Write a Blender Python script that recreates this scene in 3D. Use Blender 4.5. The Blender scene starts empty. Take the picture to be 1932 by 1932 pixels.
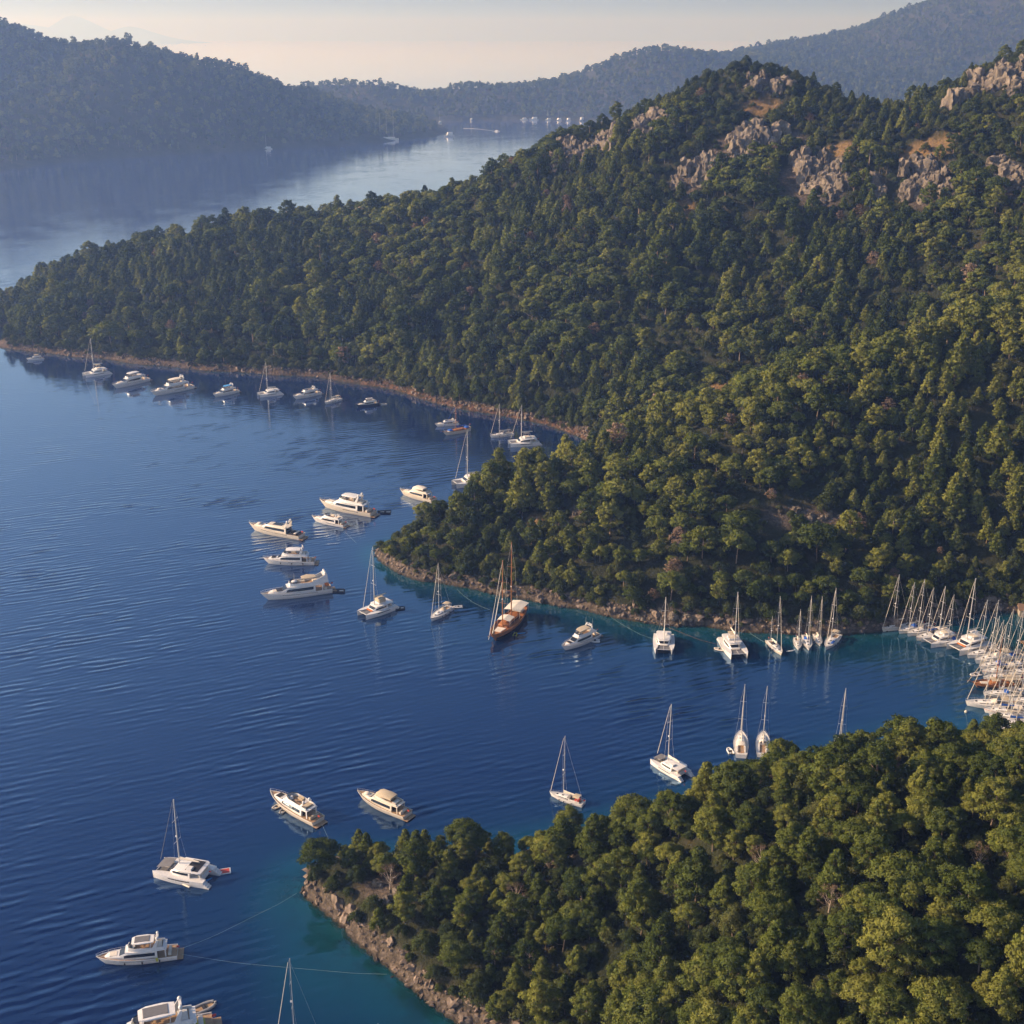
import bpy, bmesh, math, random
import numpy as np
from mathutils import Vector, Matrix, noise as mnoise

R = math.radians
SC = bpy.context.scene
ROOT = SC.collection

# ------------------------------------------------------------------ camera
CAM_H = 200.0
FPX = 2400.0          # focal length in pixels of a 1932 px square frame
PITCH = R(20.58)
CP, SP = math.cos(PITCH), math.sin(PITCH)
cd = bpy.data.cameras.new('camera')
cd.sensor_width = 36.0
cd.lens = 36.0 * FPX / 1932.0
cd.clip_start = 1.0
cd.clip_end = 90000.0
cam = bpy.data.objects.new('camera', cd)
ROOT.objects.link(cam)
cam.location = (0, 0, CAM_H)
cam.rotation_euler = (R(90) - PITCH, 0, 0)
SC.camera = cam

# ------------------------------------------------------------------ sky, sun, exposure
SUN_EL, SUN_AZ = R(25.5), R(-88)      # azimuth measured from +Y towards +X
w = bpy.data.worlds.new('World')
SC.world = w
w.use_nodes = True
wn = w.node_tree.nodes
bg = wn['Background']
sky = wn.new('ShaderNodeTexSky')
sky.sky_type = 'NISHITA'
sky.sun_disc = False
sky.sun_elevation = SUN_EL
sky.sun_rotation = SUN_AZ
sky.altitude = 100
sky.air_density = 1.0
sky.dust_density = 3.0
sky.ozone_density = 4.5
w.node_tree.links.new(sky.outputs[0], bg.inputs[0])
bg.inputs[1].default_value = 0.09
sd = bpy.data.lights.new('sun', 'SUN')
sd.energy = 5.0
sd.angle = R(0.6)
sd.color = (1.0, 0.74, 0.535)
sun = bpy.data.objects.new('sun', sd)
ROOT.objects.link(sun)
sdir = Vector((math.sin(SUN_AZ) * math.cos(SUN_EL), math.cos(SUN_AZ) * math.cos(SUN_EL), math.sin(SUN_EL)))
sun.rotation_euler = sdir.to_track_quat('Z', 'Y').to_euler()
sun.location = (-300, 100, 400)
vs = SC.view_settings
vs.view_transform = 'Standard'
vs.look = 'None'
vs.exposure = 0.66
vs.gamma = 1.0
cy = SC.cycles
cy.use_denoising = True
cy.max_bounces = 5
cy.diffuse_bounces = 2
cy.glossy_bounces = 2
cy.transmission_bounces = 2
cy.transparent_max_bounces = 8
cy.volume_bounces = 1
cy.use_adaptive_sampling = True
cy.adaptive_threshold = 0.02
cy.sample_clamp_indirect = 3.0
SC.render.use_persistent_data = False

# ------------------------------------------------------------------ helpers
def ray(px, row):
    u = (px - 966.0) / FPX
    v = (966.0 - row) / FPX
    return Vector((u, CP + v * SP, -SP + v * CP))      # world direction
def at_Y(px, row, Y):
    d = ray(px, row)
    t = Y / d.y
    return (d.x * t, Y, CAM_H + d.z * t)
def on_sea(px, row, z=0.0):
    d = ray(px, row)
    t = (z - CAM_H) / d.z
    return (d.x * t, d.y * t, z)

def tag(o, label=None, cat=None, group=None, kind=None):
    if label: o['label'] = label
    if cat: o['category'] = cat
    if group: o['group'] = group
    if kind: o['kind'] = kind
    return o
def link(name, me, parent=None):
    o = bpy.data.objects.new(name, me)
    ROOT.objects.link(o)
    if parent: o.parent = parent
    return o
def empty(name, loc=(0, 0, 0), rz=0.0):
    o = bpy.data.objects.new(name, None)
    o.empty_display_size = 0.5
    ROOT.objects.link(o)
    o.location = loc
    o.rotation_euler = (0, 0, rz)
    return o
def copy_tree(o, parent=None):
    c = o.copy()
    ROOT.objects.link(c)
    if parent: c.parent = parent
    for ch in list(o.children):
        copy_tree(ch, c)
    return c
def quads_mesh(name, verts, faces, mats=(), smooth=False, mat_idx=None):
    me = bpy.data.meshes.new(name)
    verts = np.asarray(verts, dtype=np.float32)
    faces = np.asarray(faces, dtype=np.int32)
    nv, nf, k = len(verts), len(faces), faces.shape[1]
    me.vertices.add(nv)
    me.vertices.foreach_set('co', verts.ravel())
    me.loops.add(nf * k)
    me.loops.foreach_set('vertex_index', faces.ravel())
    me.polygons.add(nf)
    me.polygons.foreach_set('loop_start', np.arange(0, nf * k, k, dtype=np.int32))
    me.polygons.foreach_set('loop_total', np.full(nf, k, dtype=np.int32))
    for m in mats: me.materials.append(m)
    if mat_idx is not None:
        me.polygons.foreach_set('material_index', np.asarray(mat_idx, dtype=np.int32))
    me.polygons.foreach_set('use_smooth', np.full(nf, smooth))
    me.update(calc_edges=True)
    me.validate()
    return me
def float_attr(me, name, vals):
    a = me.attributes.new(name, 'FLOAT', 'POINT')
    a.data.foreach_set('value', np.asarray(vals, dtype=np.float32))

# numpy value noise, fBm
def _hash(ix, iy, s):
    h = (ix * 374761393 + iy * 668265263 + s * 1274126177) & 0x7fffffff
    h = ((h ^ (h >> 13)) * 1274126177) & 0x7fffffff
    return ((h ^ (h >> 16)) & 0xffff) / 65535.0
def vnoise(x, y, s=0):
    x = np.asarray(x, float); y = np.asarray(y, float)
    ix = np.floor(x).astype(np.int64); iy = np.floor(y).astype(np.int64)
    fx = x - ix; fy = y - iy
    fx = fx * fx * fx * (fx * (fx * 6 - 15) + 10); fy = fy * fy * fy * (fy * (fy * 6 - 15) + 10)
    a = _hash(ix, iy, s); b = _hash(ix + 1, iy, s); c = _hash(ix, iy + 1, s); d = _hash(ix + 1, iy + 1, s)
    return (a + (b - a) * fx) * (1 - fy) + (c + (d - c) * fx) * fy
def fbm(x, y, s=0, o=4):
    t = 0; amp = 0.5
    for k in range(o):
        t = t + amp * (vnoise(x * 2 ** k, y * 2 ** k, s + k) - 0.5); amp *= 0.5
    return t
class RBF:
    def __init__(self, pts, S=100.0):
        p = np.array(pts, float); self.S = S
        self.c = p[:, :2] / S; n = len(p)
        r = np.linalg.norm(self.c[:, None] - self.c[None], axis=2)
        K = self.k(r) + np.eye(n) * 2e-5
        Pm = np.hstack([np.ones((n, 1)), self.c])
        A = np.zeros((n + 3, n + 3)); A[:n, :n] = K; A[:n, n:] = Pm; A[n:, :n] = Pm.T
        self.w = np.linalg.solve(A, np.concatenate([p[:, 2], np.zeros(3)]))
    @staticmethod
    def k(r):
        return np.where(r > 1e-9, r * r * np.log(np.maximum(r, 1e-9)), 0.0)
    def __call__(self, x, y):
        x = np.asarray(x, float); y = np.asarray(y, float); sh = x.shape
        q = np.stack([x.ravel(), y.ravel()], 1) / self.S; out = np.empty(len(q)); n = len(self.c)
        for i in range(0, len(q), 20000):
            b = q[i:i + 20000]
            r = np.linalg.norm(b[:, None] - self.c[None], axis=2)
            out[i:i + 20000] = self.k(r) @ self.w[:n] + self.w[n] + b @ self.w[n + 1:]
        return out.reshape(sh)

# ------------------------------------------------------------------ material helpers
class NT:
    def __init__(self, name):
        self.m = bpy.data.materials.new(name)
        self.m.use_nodes = True
        self.t = self.m.node_tree
        self.n = self.t.nodes
        self.b = self.n['Principled BSDF']
        self.out = self.n['Material Output']
    def new(self, typ, **kw):
        nd = self.n.new(typ)
        for k, v in kw.items():
            setattr(nd, k, v)
        return nd
    def lk(self, a, b): self.t.links.new(a, b)
    def noise(self, scale, detail=4, rough=0.55, vec=None, dist=0.0):
        nd = self.new('ShaderNodeTexNoise')
        nd.inputs['Scale'].default_value = scale
        nd.inputs['Detail'].default_value = detail
        nd.inputs['Roughness'].default_value = rough
        nd.inputs['Distortion'].default_value = dist
        if vec is not None: self.lk(vec, nd.inputs['Vector'])
        return nd
    def ramp(self, fac, stops, interp='LINEAR'):
        nd = self.new('ShaderNodeValToRGB')
        cr = nd.color_ramp; cr.interpolation = interp
        while len(cr.elements) < len(stops): cr.elements.new(0.5)
        for e, (p, c) in zip(cr.elements, stops):
            e.position = p
            e.color = (*c, 1) if len(c) == 3 else c
        if fac is not None: self.lk(fac, nd.inputs[0])
        return nd
    def mix(self, fac, a, b, mode='MIX'):
        nd = self.new('ShaderNodeMix', data_type='RGBA', blend_type=mode)
        for s, v in ((0, fac), (6, a), (7, b)):
            if hasattr(v, 'is_linked'): self.lk(v, nd.inputs[s])
            elif s == 0: nd.inputs[0].default_value = v
            else: nd.inputs[s].default_value = (*v, 1)
        return nd.outputs[2]
    def math(self, op, a, b=0.0, clamp=False):
        nd = self.new('ShaderNodeMath', operation=op); nd.use_clamp = clamp
        for s, v in ((0, a), (1, b)):
            if hasattr(v, 'is_linked'): self.lk(v, nd.inputs[s])
            else: nd.inputs[s].default_value = v
        return nd.outputs[0]
    def attr(self, name, typ='GEOMETRY'):
        nd = self.new('ShaderNodeAttribute'); nd.attribute_name = name; nd.attribute_type = typ
        return nd
    def bump(self, h, strength, dist):
        nd = self.new('ShaderNodeBump')
        nd.inputs['Strength'].default_value = strength
        nd.inputs['Distance'].default_value = dist
        self.lk(h, nd.inputs['Height'])
        return nd

# ================================================================== LAND SHAPE
def S(px, row, z=0.0):
    x, y, _ = on_sea(px, row); return (x, y, z)
# land points below were noted from a first, rougher fix of the viewpoint (170 m up, steeper);
# they are carried over to the final one by their foot on the water plane and their line of sight
H0, F0, P0 = 170.0, 1787.0, R(26.75)
def row0(Y, z=0.0):
    return 966 + F0 * math.tan(math.atan2(H0 - z, Y) - P0)
def carry_Y(Y):
    return CAM_H / math.tan(PITCH + math.atan((row0(Y) - 966) / FPX))
def carry(pt):
    x, y, z = pt
    c0, s0 = math.cos(P0), math.sin(P0)
    y = max(y, 45.0)
    zf = y * c0 + H0 * s0
    yn = carry_Y(y); zn = yn * CP + CAM_H * SP
    xn = x / zf * F0 * zn / FPX
    if abs(z) < 0.05: return (xn, yn, 0.0)
    if z < 0: return (xn, yn, z)
    zt = at_Y(966, row0(y, z), yn)[2]
    return (xn * (yn * CP + (CAM_H - zt) * SP) / zn, yn, zt)
def T(px, row, Y, th):
    x, y, z = at_Y(px, row, carry_Y(Y)); return (x, y, z - th)
pts = []
# near point (A): shore seen from the drone, then round behind the trees
pts += [S(870, 1932), S(800, 1880), S(740, 1830), S(700, 1795), S(650, 1752), S(610, 1715), S(575, 1682)]
pts += [carry(q) for q in [(-42, 155.5, 0), (-26, 157.5, 0), (-8, 158, 0), (10, 161, 0), (30, 168, 0), (60, 179, 0), (95, 190, 0), (128, 197, 0), (150, 200, 0.6), (6, 105, 0), (22, 84, 0), (45, 62, 0)]]
pts += [T(640, 1615, 152, 5), T(790, 1600, 150, 8), T(890, 1575, 150, 9.5), T(1000, 1580, 150, 12.5), T(1100, 1552, 146, 13), T(1200, 1517, 143, 14), T(1290, 1472, 140, 14), T(1380, 1450, 137, 14), T(1500, 1412, 135, 14), T(1620, 1408, 132, 14), T(1730, 1385, 130, 14), T(1932, 1410, 130, 14)]
pts += [carry(q) for q in [(44, 92, 30), (72, 86, 40), (95, 80, 46), (60, 110, 41), (30, 118, 20), (85, 108, 48), (110, 110, 54), (140, 130, 50), (150, 165, 26), (180, 150, 40), (120, 60, 40), (160, 80, 60), (15, 128, 10.5), (-8, 140, 6), (-30, 149, 3.5), (-20, 146, 5), (35, 156, 10), (70, 163, 15), (110, 165, 20)]]
# middle headland (B)
pts += [S(715, 1055), S(760, 1085), S(830, 1100), S(900, 1112), S(1000, 1132), S(1100, 1150), S(1200, 1172), S(1330, 1182), S(1460, 1195), S(1640, 1193), S(1750, 1172), S(1850, 1155), carry((171, 262, 0.5))]
pts += [carry(q) for q in [(-50, 304, 0), (-44, 310, 0), (-26, 323, 0), (-6, 336, 0), (12, 354, 0), (27, 379, 0), (38, 403, 0), (34, 412, 0)]]
pts += [T(740, 1000, 305, 9), T(790, 966, 308, 11), T(870, 924, 313, 12), T(960, 880, 320, 13), T(1090, 845, 336, 13), T(1180, 815, 348, 12), T(1350, 760, 352, 11), T(1500, 692, 350, 11), T(1700, 642, 346, 11), T(1932, 565, 345, 11)]
pts += [carry(q) for q in [(0, 300, 9), (45, 285, 11), (60, 310, 25), (100, 290, 17), (100, 315, 33), (140, 300, 22), (150, 325, 47), (185, 300, 34), (200, 280, 22), (230, 320, 62), (195, 330, 60), (15, 327, 13)]]
# bay head with the marina
pts += [carry(q) for q in [(172, 250, 0.8), (172, 235, 0.8), (170, 218, 0.8), (162, 205, 0.8), (185, 230, 4), (190, 255, 6), (200, 205, 14), (230, 240, 18), (260, 270, 38), (260, 200, 36)]]
# gully between headland and the big hill
pts += [(x, y, z * 0.66) for x, y, z in (carry(q) for q in [(60, 413, 14), (95, 402, 28), (130, 398, 40), (180, 392, 58)])] + [carry(q) for q in [(240, 390, 76), (300, 385, 96)]]
# big hill (C): shore then skyline
pts += [S(0, 655), S(100, 668), S(200, 678), S(320, 692), S(460, 703), S(600, 712), S(740, 735), S(850, 768), S(930, 782), S(1000, 795), S(1060, 812)]
sky_c = [(0, 590, 600, 9), (70, 545, 610, 10), (150, 494, 620, 10), (300, 452, 640, 10), (480, 412, 650, 9), (650, 388, 650, 9), (760, 368, 650, 9), (870, 348, 650, 9), (1000, 322, 640, 8), (1040, 283, 630, 3), (1130, 253, 625, 3), (1200, 217, 620, 5), (1280, 182, 610, 5), (1360, 137, 600, 4.5), (1430, 122, 600, 4.5), (1500, 131, 600, 5), (1560, 172, 600, 6), (1620, 190, 592, 9), (1750, 184, 590, 9), (1800, 157, 590, 4), (1900, 118, 590, -2), (1960, 122, 590, -2)]
sky_c = [(a, b, c, d + (6.5 if 100 < a < 990 else 2.5 if 1000 < a < 1320 else 5.0 if a > 1840 else 3.5 if a > 1780 else 4.5)) for a, b, c, d in sky_c]
pts += [T(*a) for a in sky_c]
for a in sky_c:
    x, y, z = T(*a)
    pts += [(x * 1.06, y + 75, z * 0.80), (x * 1.12, y + 200, z * 0.35 - 6), (x * 1.2, y + 350, -14)]
pts += [carry(q) for q in [(-370, 585, 0), (-392, 620, 0), (-385, 655, 0), (-420, 560, -10), (-430, 620, -12), (-410, 700, -12)]]
pts += [carry(q) for q in [(270, 500, 125), (340, 470, 135), (420, 420, 140), (350, 590, 150), (450, 560, 152), (420, 300, 110), (420, 200, 80), (330, 130, 70), (250, 60, 60)]]
# sea bed
for px, row, z in [(560, 1850, -4.5), (480, 1800, -7), (400, 1730, -9), (700, 1900, -4), (480, 1650, -7), (300, 1900, -12), (520, 1580, -9), (700, 1550, -11), (900, 1510, -12),
                   (1100, 1450, -14), (1000, 1300, -14), (1200, 1290, -12), (1400, 1290, -11), (1600, 1290, -9), (1750, 1290, -7), (700, 1200, -10), (800, 1140, -5), (950, 1170, -6), (1100, 1195, -6), (1300, 1225, -6), (1500, 1235, -6), (1700, 1225, -5),
                   (300, 1500, -22), (100, 1300, -25), (500, 1250, -22), (300, 1000, -28), (600, 1000, -22), (640, 1060, -9), (680, 940, -18), (900, 850, -14), (1000, 838, -8), (800, 790, -8), (600, 745, -8), (400, 735, -8), (200, 715, -8), (0, 690, -8), (500, 820, -20), (100, 800, -25), (-300, 900, -30), (-200, 1600, -26)]:
    pts.append(S(px, row, z))
pts += [carry(q) for q in [(-60, 90, -10), (-20, 60, -12), (-120, 60, -22), (10, 45, -9), (-200, 45, -30)]]
# steep banks: a few metres inland the ground already stands well above the water
def bank(line, side, off=6.5, z=4.2):
    for p, q in zip(line[:-1], line[1:]):
        dx, dy = q[0] - p[0], q[1] - p[1]; l = math.hypot(dx, dy)
        if l > 60: fr = (0.25, 0.5, 0.75)
        else: fr = (0.5,)
        for f in fr: pts.append((p[0] + dx * f - side * dy / l * off, p[1] + dy * f + side * dx / l * off, z))
bank([S(870, 1932), S(800, 1880), S(740, 1830), S(700, 1795), S(650, 1752), S(610, 1715)], -1, 6.0, 3.6)
bank([S(760, 1085), S(830, 1100), S(900, 1112), S(1000, 1132), S(1100, 1150), S(1200, 1172), S(1330, 1182), S(1460, 1195), S(1640, 1193), S(1750, 1172), S(1850, 1155)], 1)
bank([S(100, 668), S(200, 678), S(320, 692), S(460, 703), S(600, 712), S(740, 735), S(850, 768), S(930, 782), S(1000, 795)], 1, 7.0, 3.4)
pts.append(carry((-345, 605, 3)))
land_rbf = RBF(pts)
def land(x, y):
    x = np.asarray(x, float); y = np.asarray(y, float)
    b = land_rbf(x, y)
    b = b + np.where(b > 0, 3.0 * (1 - np.exp(-np.maximum(b, 0) / 0.55)), 0) + np.where(b < 0, -0.8 * (1 - np.exp(np.minimum(b, 0) / 0.6)), 0)
    k = np.clip((b - 1.0) / 14.0, 0.0, 1.0)
    sh = np.clip(1 - np.abs(b) / 6, 0, 1)
    far = np.clip((y - 640) / 80, 0, 1)
    crag = np.abs(fbm(x / 34, y / 44, 21, 4))
    gul = -np.abs(fbm(x / 75 + y / 190, y / 260, 61, 3)) * 30 + 4
    return b + fbm(x / 45, y / 45, 3, 5) * 10.0 * k + fbm(x / 7, y / 7, 9, 3) * 2.2 * sh + (crag * 20 - 3) * k * far * np.clip((b - 80) / 50, 0, 1) + gul * np.clip((b - 8) / 30, 0, 1) * np.clip((y - 380) / 60, 0, 1)
def land1(x, y): return float(land(np.array([x]), np.array([y]))[0])
def land_hit(px, row, y0=80, y1=1250):
    d = ray(px, row)
    ys = np.arange(y0, y1, 1.0)
    xs = d.x * ys / d.y
    zs = CAM_H + d.z * ys / d.y
    h = land(xs, ys)
    k = np.nonzero(h > zs)[0]
    if len(k) == 0: return None
    i = k[0]
    return (xs[i], ys[i], h[i])

# bare places: pixel centre, half width and half height in pixels, kind (1 rock, 2 dry grass)
BARE = [(1085, 290, 52, 22, 1), (1225, 242, 34, 18, 1), (1150, 262, 26, 14, 1), (1380, 285, 75, 30, 1), (1310, 330, 40, 24, 1), (1470, 268, 42, 26, 1), (1545, 340, 60, 55, 1), (1650, 350, 22, 24, 1), (1745, 345, 48, 52, 1), (1905, 335, 26, 46, 1), (1860, 178, 85, 48, 1), (1895, 150, 50, 26, 1), (1445, 160, 45, 14, 1),
        (1585, 283, 40, 13, 2), (1745, 292, 58, 26, 2), (1430, 205, 40, 9, 2), (1290, 395, 22, 16, 2), (690, 412, 34, 15, 1), (1530, 985, 80, 24, 1), (1100, 965, 25, 10, 1), (1010, 985, 16, 8, 2), (1250, 1170, 60, 8, 1), (1400, 1000, 20, 14, 1),
        (1075, 1620, 46, 14, 1), (720, 1680, 60, 10, 1), (1360, 730, 30, 8, 2), (1180, 640, 20, 30, 3), (1360, 800, 60, 18, 3)]
def bare_xy():
    out = []
    for px, row, hw, hh, k in BARE:
        p = land_hit(px, row)
        if p is None: continue
        zax = p[1] * CP + (CAM_H - p[2]) * SP
        hx = hw * zax / FPX
        q0 = land_hit(px, row + hh); q1 = land_hit(px, row - hh)
        hy = 8.0
        if q0 and q1: hy = max(5.0, min(42.0, abs(q1[1] - q0[1]) / 2))
        out.append((p[0], p[1], hx, hy, k))
    return out
BXY = bare_xy()
def bare_mask(x, y, kinds):
    m = np.zeros(np.shape(x))
    for cx, cy_, hx, hy, k in BXY:
        if k in kinds:
            d = np.sqrt(((x - cx) / hx) ** 2 + ((y - cy_) / hy) ** 2) + fbm(np.asarray(x) / 9, np.asarray(y) / 9, 55, 3) * 1.0
            m = np.maximum(m, np.clip((1.15 - d) / 0.35, 0, 1))
    return m

# ------------------------------------------------------------------ materials of the land
def mat_land():
    k = NT('ground')
    geo = k.new('ShaderNodeNewGeometry'); sep = k.new('ShaderNodeSeparateXYZ'); k.lk(geo.outputs['Position'], sep.inputs[0])
    n1 = k.noise(0.09, 6, 0.6, geo.outputs['Position']); n2 = k.noise(0.7, 6, 0.65, geo.outputs['Position']); n3 = k.noise(0.25, 5, 0.7, geo.outputs['Position'])
    floor = k.ramp(n1.outputs['Fac'], [(0.3, (0.018, 0.024, 0.011)), (0.55, (0.034, 0.038, 0.018)), (0.85, (0.07, 0.056, 0.032))]).outputs[0]
    rock = k.ramp(n2.outputs['Fac'], [(0.25, (0.035, 0.03, 0.025)), (0.5, (0.10, 0.08, 0.062)), (0.8, (0.24, 0.19, 0.15))]).outputs[0]
    grass = k.ramp(n2.outputs['Fac'], [(0.25, (0.15, 0.10, 0.045)), (0.7, (0.30, 0.195, 0.09))]).outputs[0]
    earth = k.ramp(n3.outputs['Fac'], [(0.40, (0.03, 0.026, 0.018)), (0.52, (0.10, 0.056, 0.035)), (0.75, (0.24, 0.135, 0.085))]).outputs[0]
    c = k.mix(k.attr('rock').outputs['Fac'], floor, rock)
    c = k.mix(k.attr('grass').outputs['Fac'], c, grass)
    sh = k.math('ADD', sep.outputs['Z'], k.math('MULTIPLY', k.math('SUBTRACT', n3.outputs['Fac'], 0.5), 5.0))
    mr = k.new('ShaderNodeMapRange'); k.lk(sh, mr.inputs[0])
    mr.inputs[1].default_value = 4.8; mr.inputs[2].default_value = 2.8; mr.inputs[3].default_value = 0; mr.inputs[4].default_value = 1
    band = k.mix(k.attr('earth').outputs['Fac'], rock, earth)
    c = k.mix(mr.outputs[0], c, band)
    mr2 = k.new('ShaderNodeMapRange'); k.lk(sep.outputs['Z'], mr2.inputs[0])
    mr2.inputs[1].default_value = 0.75; mr2.inputs[2].default_value = 0.3; mr2.inputs[3].default_value = 0; mr2.inputs[4].default_value = 1
    c = k.mix(mr2.outputs[0], c, (0.045, 0.038, 0.03))
    mr3 = k.new('ShaderNodeMapRange'); k.lk(sep.outputs['Z'], mr3.inputs[0])
    mr3.inputs[1].default_value = -0.4; mr3.inputs[2].default_value = -1.2; mr3.inputs[3].default_value = 0; mr3.inputs[4].default_value = 1
    c = k.mix(mr3.outputs[0], c, k.ramp(n3.outputs['Fac'], [(0.35, (0.02, 0.05, 0.045)), (0.65, (0.07, 0.13, 0.11))]).outputs[0])
    k.lk(c, k.b.inputs['Base Color'])
    k.b.inputs['Roughness'].default_value = 0.95
    k.b.inputs['Specular IOR Level'].default_value = 0.15
    h = k.math('ADD', n2.outputs['Fac'], k.math('MULTIPLY', n3.outputs['Fac'], 2.0))
    k.lk(k.bump(h, 0.9, 1.2).outputs[0], k.b.inputs['Normal'])
    return k.m
def grid_mesh(name, xs, ys, fn):
    X, Y = np.meshgrid(xs, ys)
    Z = fn(X, Y)
    nx, ny = len(xs), len(ys)
    V = np.stack([X.ravel(), Y.ravel(), Z.ravel()], 1)
    i = np.arange((ny - 1) * (nx - 1)); r = i // (nx - 1); c = i % (nx - 1); a = r * nx + c
    F = np.stack([a, a + 1, a + nx + 1, a + nx], 1)
    keep = (Z.ravel()[F] > -12).any(1)
    return V, F[keep], X, Y, Z
xs = np.concatenate([np.arange(-560, -80, 3.4), np.arange(-80, 280, 1.9), np.arange(280, 760, 4.5)])
ys = np.concatenate([np.arange(90, 480, 1.9), np.arange(480, 1060, 3.0), np.arange(1060, 1420, 8.0)])
V, F, X, Y, Z = grid_mesh('hillside', xs, ys, land)
rk = bare_mask(X, Y, (1,)); gr = bare_mask(X, Y, (2,)); ea = np.clip((Y - 600) / 40, 0, 1) * (0.3 + 0.7 * np.clip((X + 150) / 80, 0, 1))
gx = np.abs(np.gradient(Z, axis=1) / np.gradient(X, axis=1)); gy = np.abs(np.gradient(Z, axis=0) / np.gradient(Y, axis=0))
rk = np.maximum(rk, np.clip((np.hypot(gx, gy) - 1.1) / 0.5, 0, 1))
used = np.zeros(len(V), bool); used[F.ravel()] = True
idx = np.cumsum(used) - 1
me = quads_mesh('hillside', V[used], idx[F], [mat_land()], smooth=True)
for nm, a in (('rock', rk), ('grass', gr), ('earth', ea)): float_attr(me, nm, a.ravel()[used])
tag(link('hillside', me), kind='structure')

# ------------------------------------------------------------------ far land
def mat_far():
    k = NT('far_ground')
    geo = k.new('ShaderNodeNewGeometry')
    n1 = k.noise(0.012, 6, 0.65, geo.outputs['Position']); n2 = k.noise(0.05, 6, 0.7, geo.outputs['Position'])
    c = k.ramp(n1.outputs['Fac'], [(0.35, (0.03, 0.038, 0.02)), (0.55, (0.055, 0.055, 0.034)), (0.72, (0.13, 0.105, 0.075))]).outputs[0]
    c = k.mix(0.45, c, k.ramp(n2.outputs['Fac'], [(0.35, (0.03, 0.038, 0.02)), (0.7, (0.11, 0.095, 0.07))]).outputs[0])
    k.lk(c, k.b.inputs['Base Color']); k.b.inputs['Roughness'].default_value = 1.0
    k.b.inputs['Specular IOR Level'].default_value = 0.1
    k.lk(k.bump(n2.outputs['Fac'], 1.0, 8.0).outputs[0], k.b.inputs['Normal'])
    return k.m
MFAR = mat_far()
D = [S(836, 240), S(713, 268), S(600, 276), S(498, 282), S(320, 292), S(160, 303), S(0, 322), S(-200, 342), S(-400, 352)]
D += [T(*a) for a in [(-250, -10, 1680, 12), (-100, 25, 1720, 12), (0, 42, 1750, 12), (60, 62, 1750, 12), (120, 78, 1750, 12), (200, 68, 1750, 12), (270, 92, 1760, 12), (330, 100, 1770, 12), (420, 114, 1800, 12), (480, 130, 1850, 12), (570, 166, 1900, 12), (640, 190, 1960, 12), (740, 215, 2030, 12)]]
D += [carry(q) for q in [(-845, 2000, 60), (-500, 2030, 40), (-300, 2120, 20), (-100, 2150, -5), (-60, 2060, -10), (-1100, 2000, 80), (-1500, 1700, 150), (-1500, 1300, 10), (-1500, 2050, 90), (-500, 2250, -20), (-1000, 2300, -20), (-1500, 2300, -20), (-100, 1700, -30), (-500, 1400, -30), (-900, 1150, -30), (-1500, 1100, -30), (50, 2000, -30)]]
D += [(x * 0.97 , y - 150, z * 0.55) for x, y, z in [T(0, 42, 1750, 12), T(200, 68, 1750, 12), T(420, 114, 1800, 12)]]
d_rbf = RBF(D, 400.0)
def far_d(x, y):
    b = d_rbf(x, y); k = np.clip((b - 2) / 40, 0, 1)
    return b + fbm(np.asarray(x) / 210, np.asarray(y) / 210, 31, 5) * 44 * k
E = [S(560, 222), S(700, 226), S(836, 228), S(950, 226), S(1100, 228), S(1250, 229), S(1500, 231), S(1932, 234), S(2200, 236)]
E += [T(*a) for a in [(560, 178, 2350, 30), (620, 162, 2330, 34), (700, 156, 2320, 28), (780, 163, 2350, 16), (825, 170, 2390, 12), (860, 160, 2400, 12), (950, 160, 2430, 12), (1030, 154, 2450, 12), (1070, 144, 2500, 12), (1130, 122, 2500, 12), (1200, 99, 2500, 12), (1280, 95, 2500, 12), (1360, 100, 2520, 12), (1440, 112, 2540, 12),
      (1380, 96, 2900, 12), (1500, 74, 3000, 12), (1600, 59, 3000, 12), (1700, 24, 3000, 12), (1760, 4, 3000, 12), (1850, -22, 3000, 12), (1950, -55, 3000, 12), (2150, -90, 3000, 12), (1600, 110, 2750, 8), (1800, 110, 2700, 8), (1950, 100, 2700, 8)]]
E += [T(600, 175, 2430, 12), T(700, 168, 2430, 12), T(800, 176, 2460, 12)] + [carry(q) for q in [(-700, 2500, -20), (-450, 2560, -20), (-250, 2620, -20), (0, 2700, -15), (250, 2900, -10), (600, 3250, 20), (900, 3400, 60), (1500, 3400, 200), (2200, 3300, 250), (2000, 2400, 40), (-200, 2150, -20), (300, 2100, -30), (1000, 2100, -30), (1900, 2150, -20), (-700, 2300, -20)]]
e_rbf = RBF(E, 400.0)
def far_e(x, y):
    b = e_rbf(x, y); k = np.clip((b - 2) / 40, 0, 1)
    return b + fbm(np.asarray(x) / 200, np.asarray(y) / 200, 41, 5) * 24 * k
for nm, fn, xr, yr in (('far_hill', far_d, (-1700, 60), (1650, 3300)), ('far_ridge', far_e, (-850, 2400), (3050, 4900))):
    V, F, X, Y, Z = grid_mesh(nm, np.arange(*xr, 12.0), np.arange(*yr, 12.0), fn)
    used = np.zeros(len(V), bool); used[F.ravel()] = True
    idx = np.cumsum(used) - 1
    tag(link(nm, quads_mesh(nm, V[used], idx[F], [MFAR], smooth=True)), kind='structure')
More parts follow.
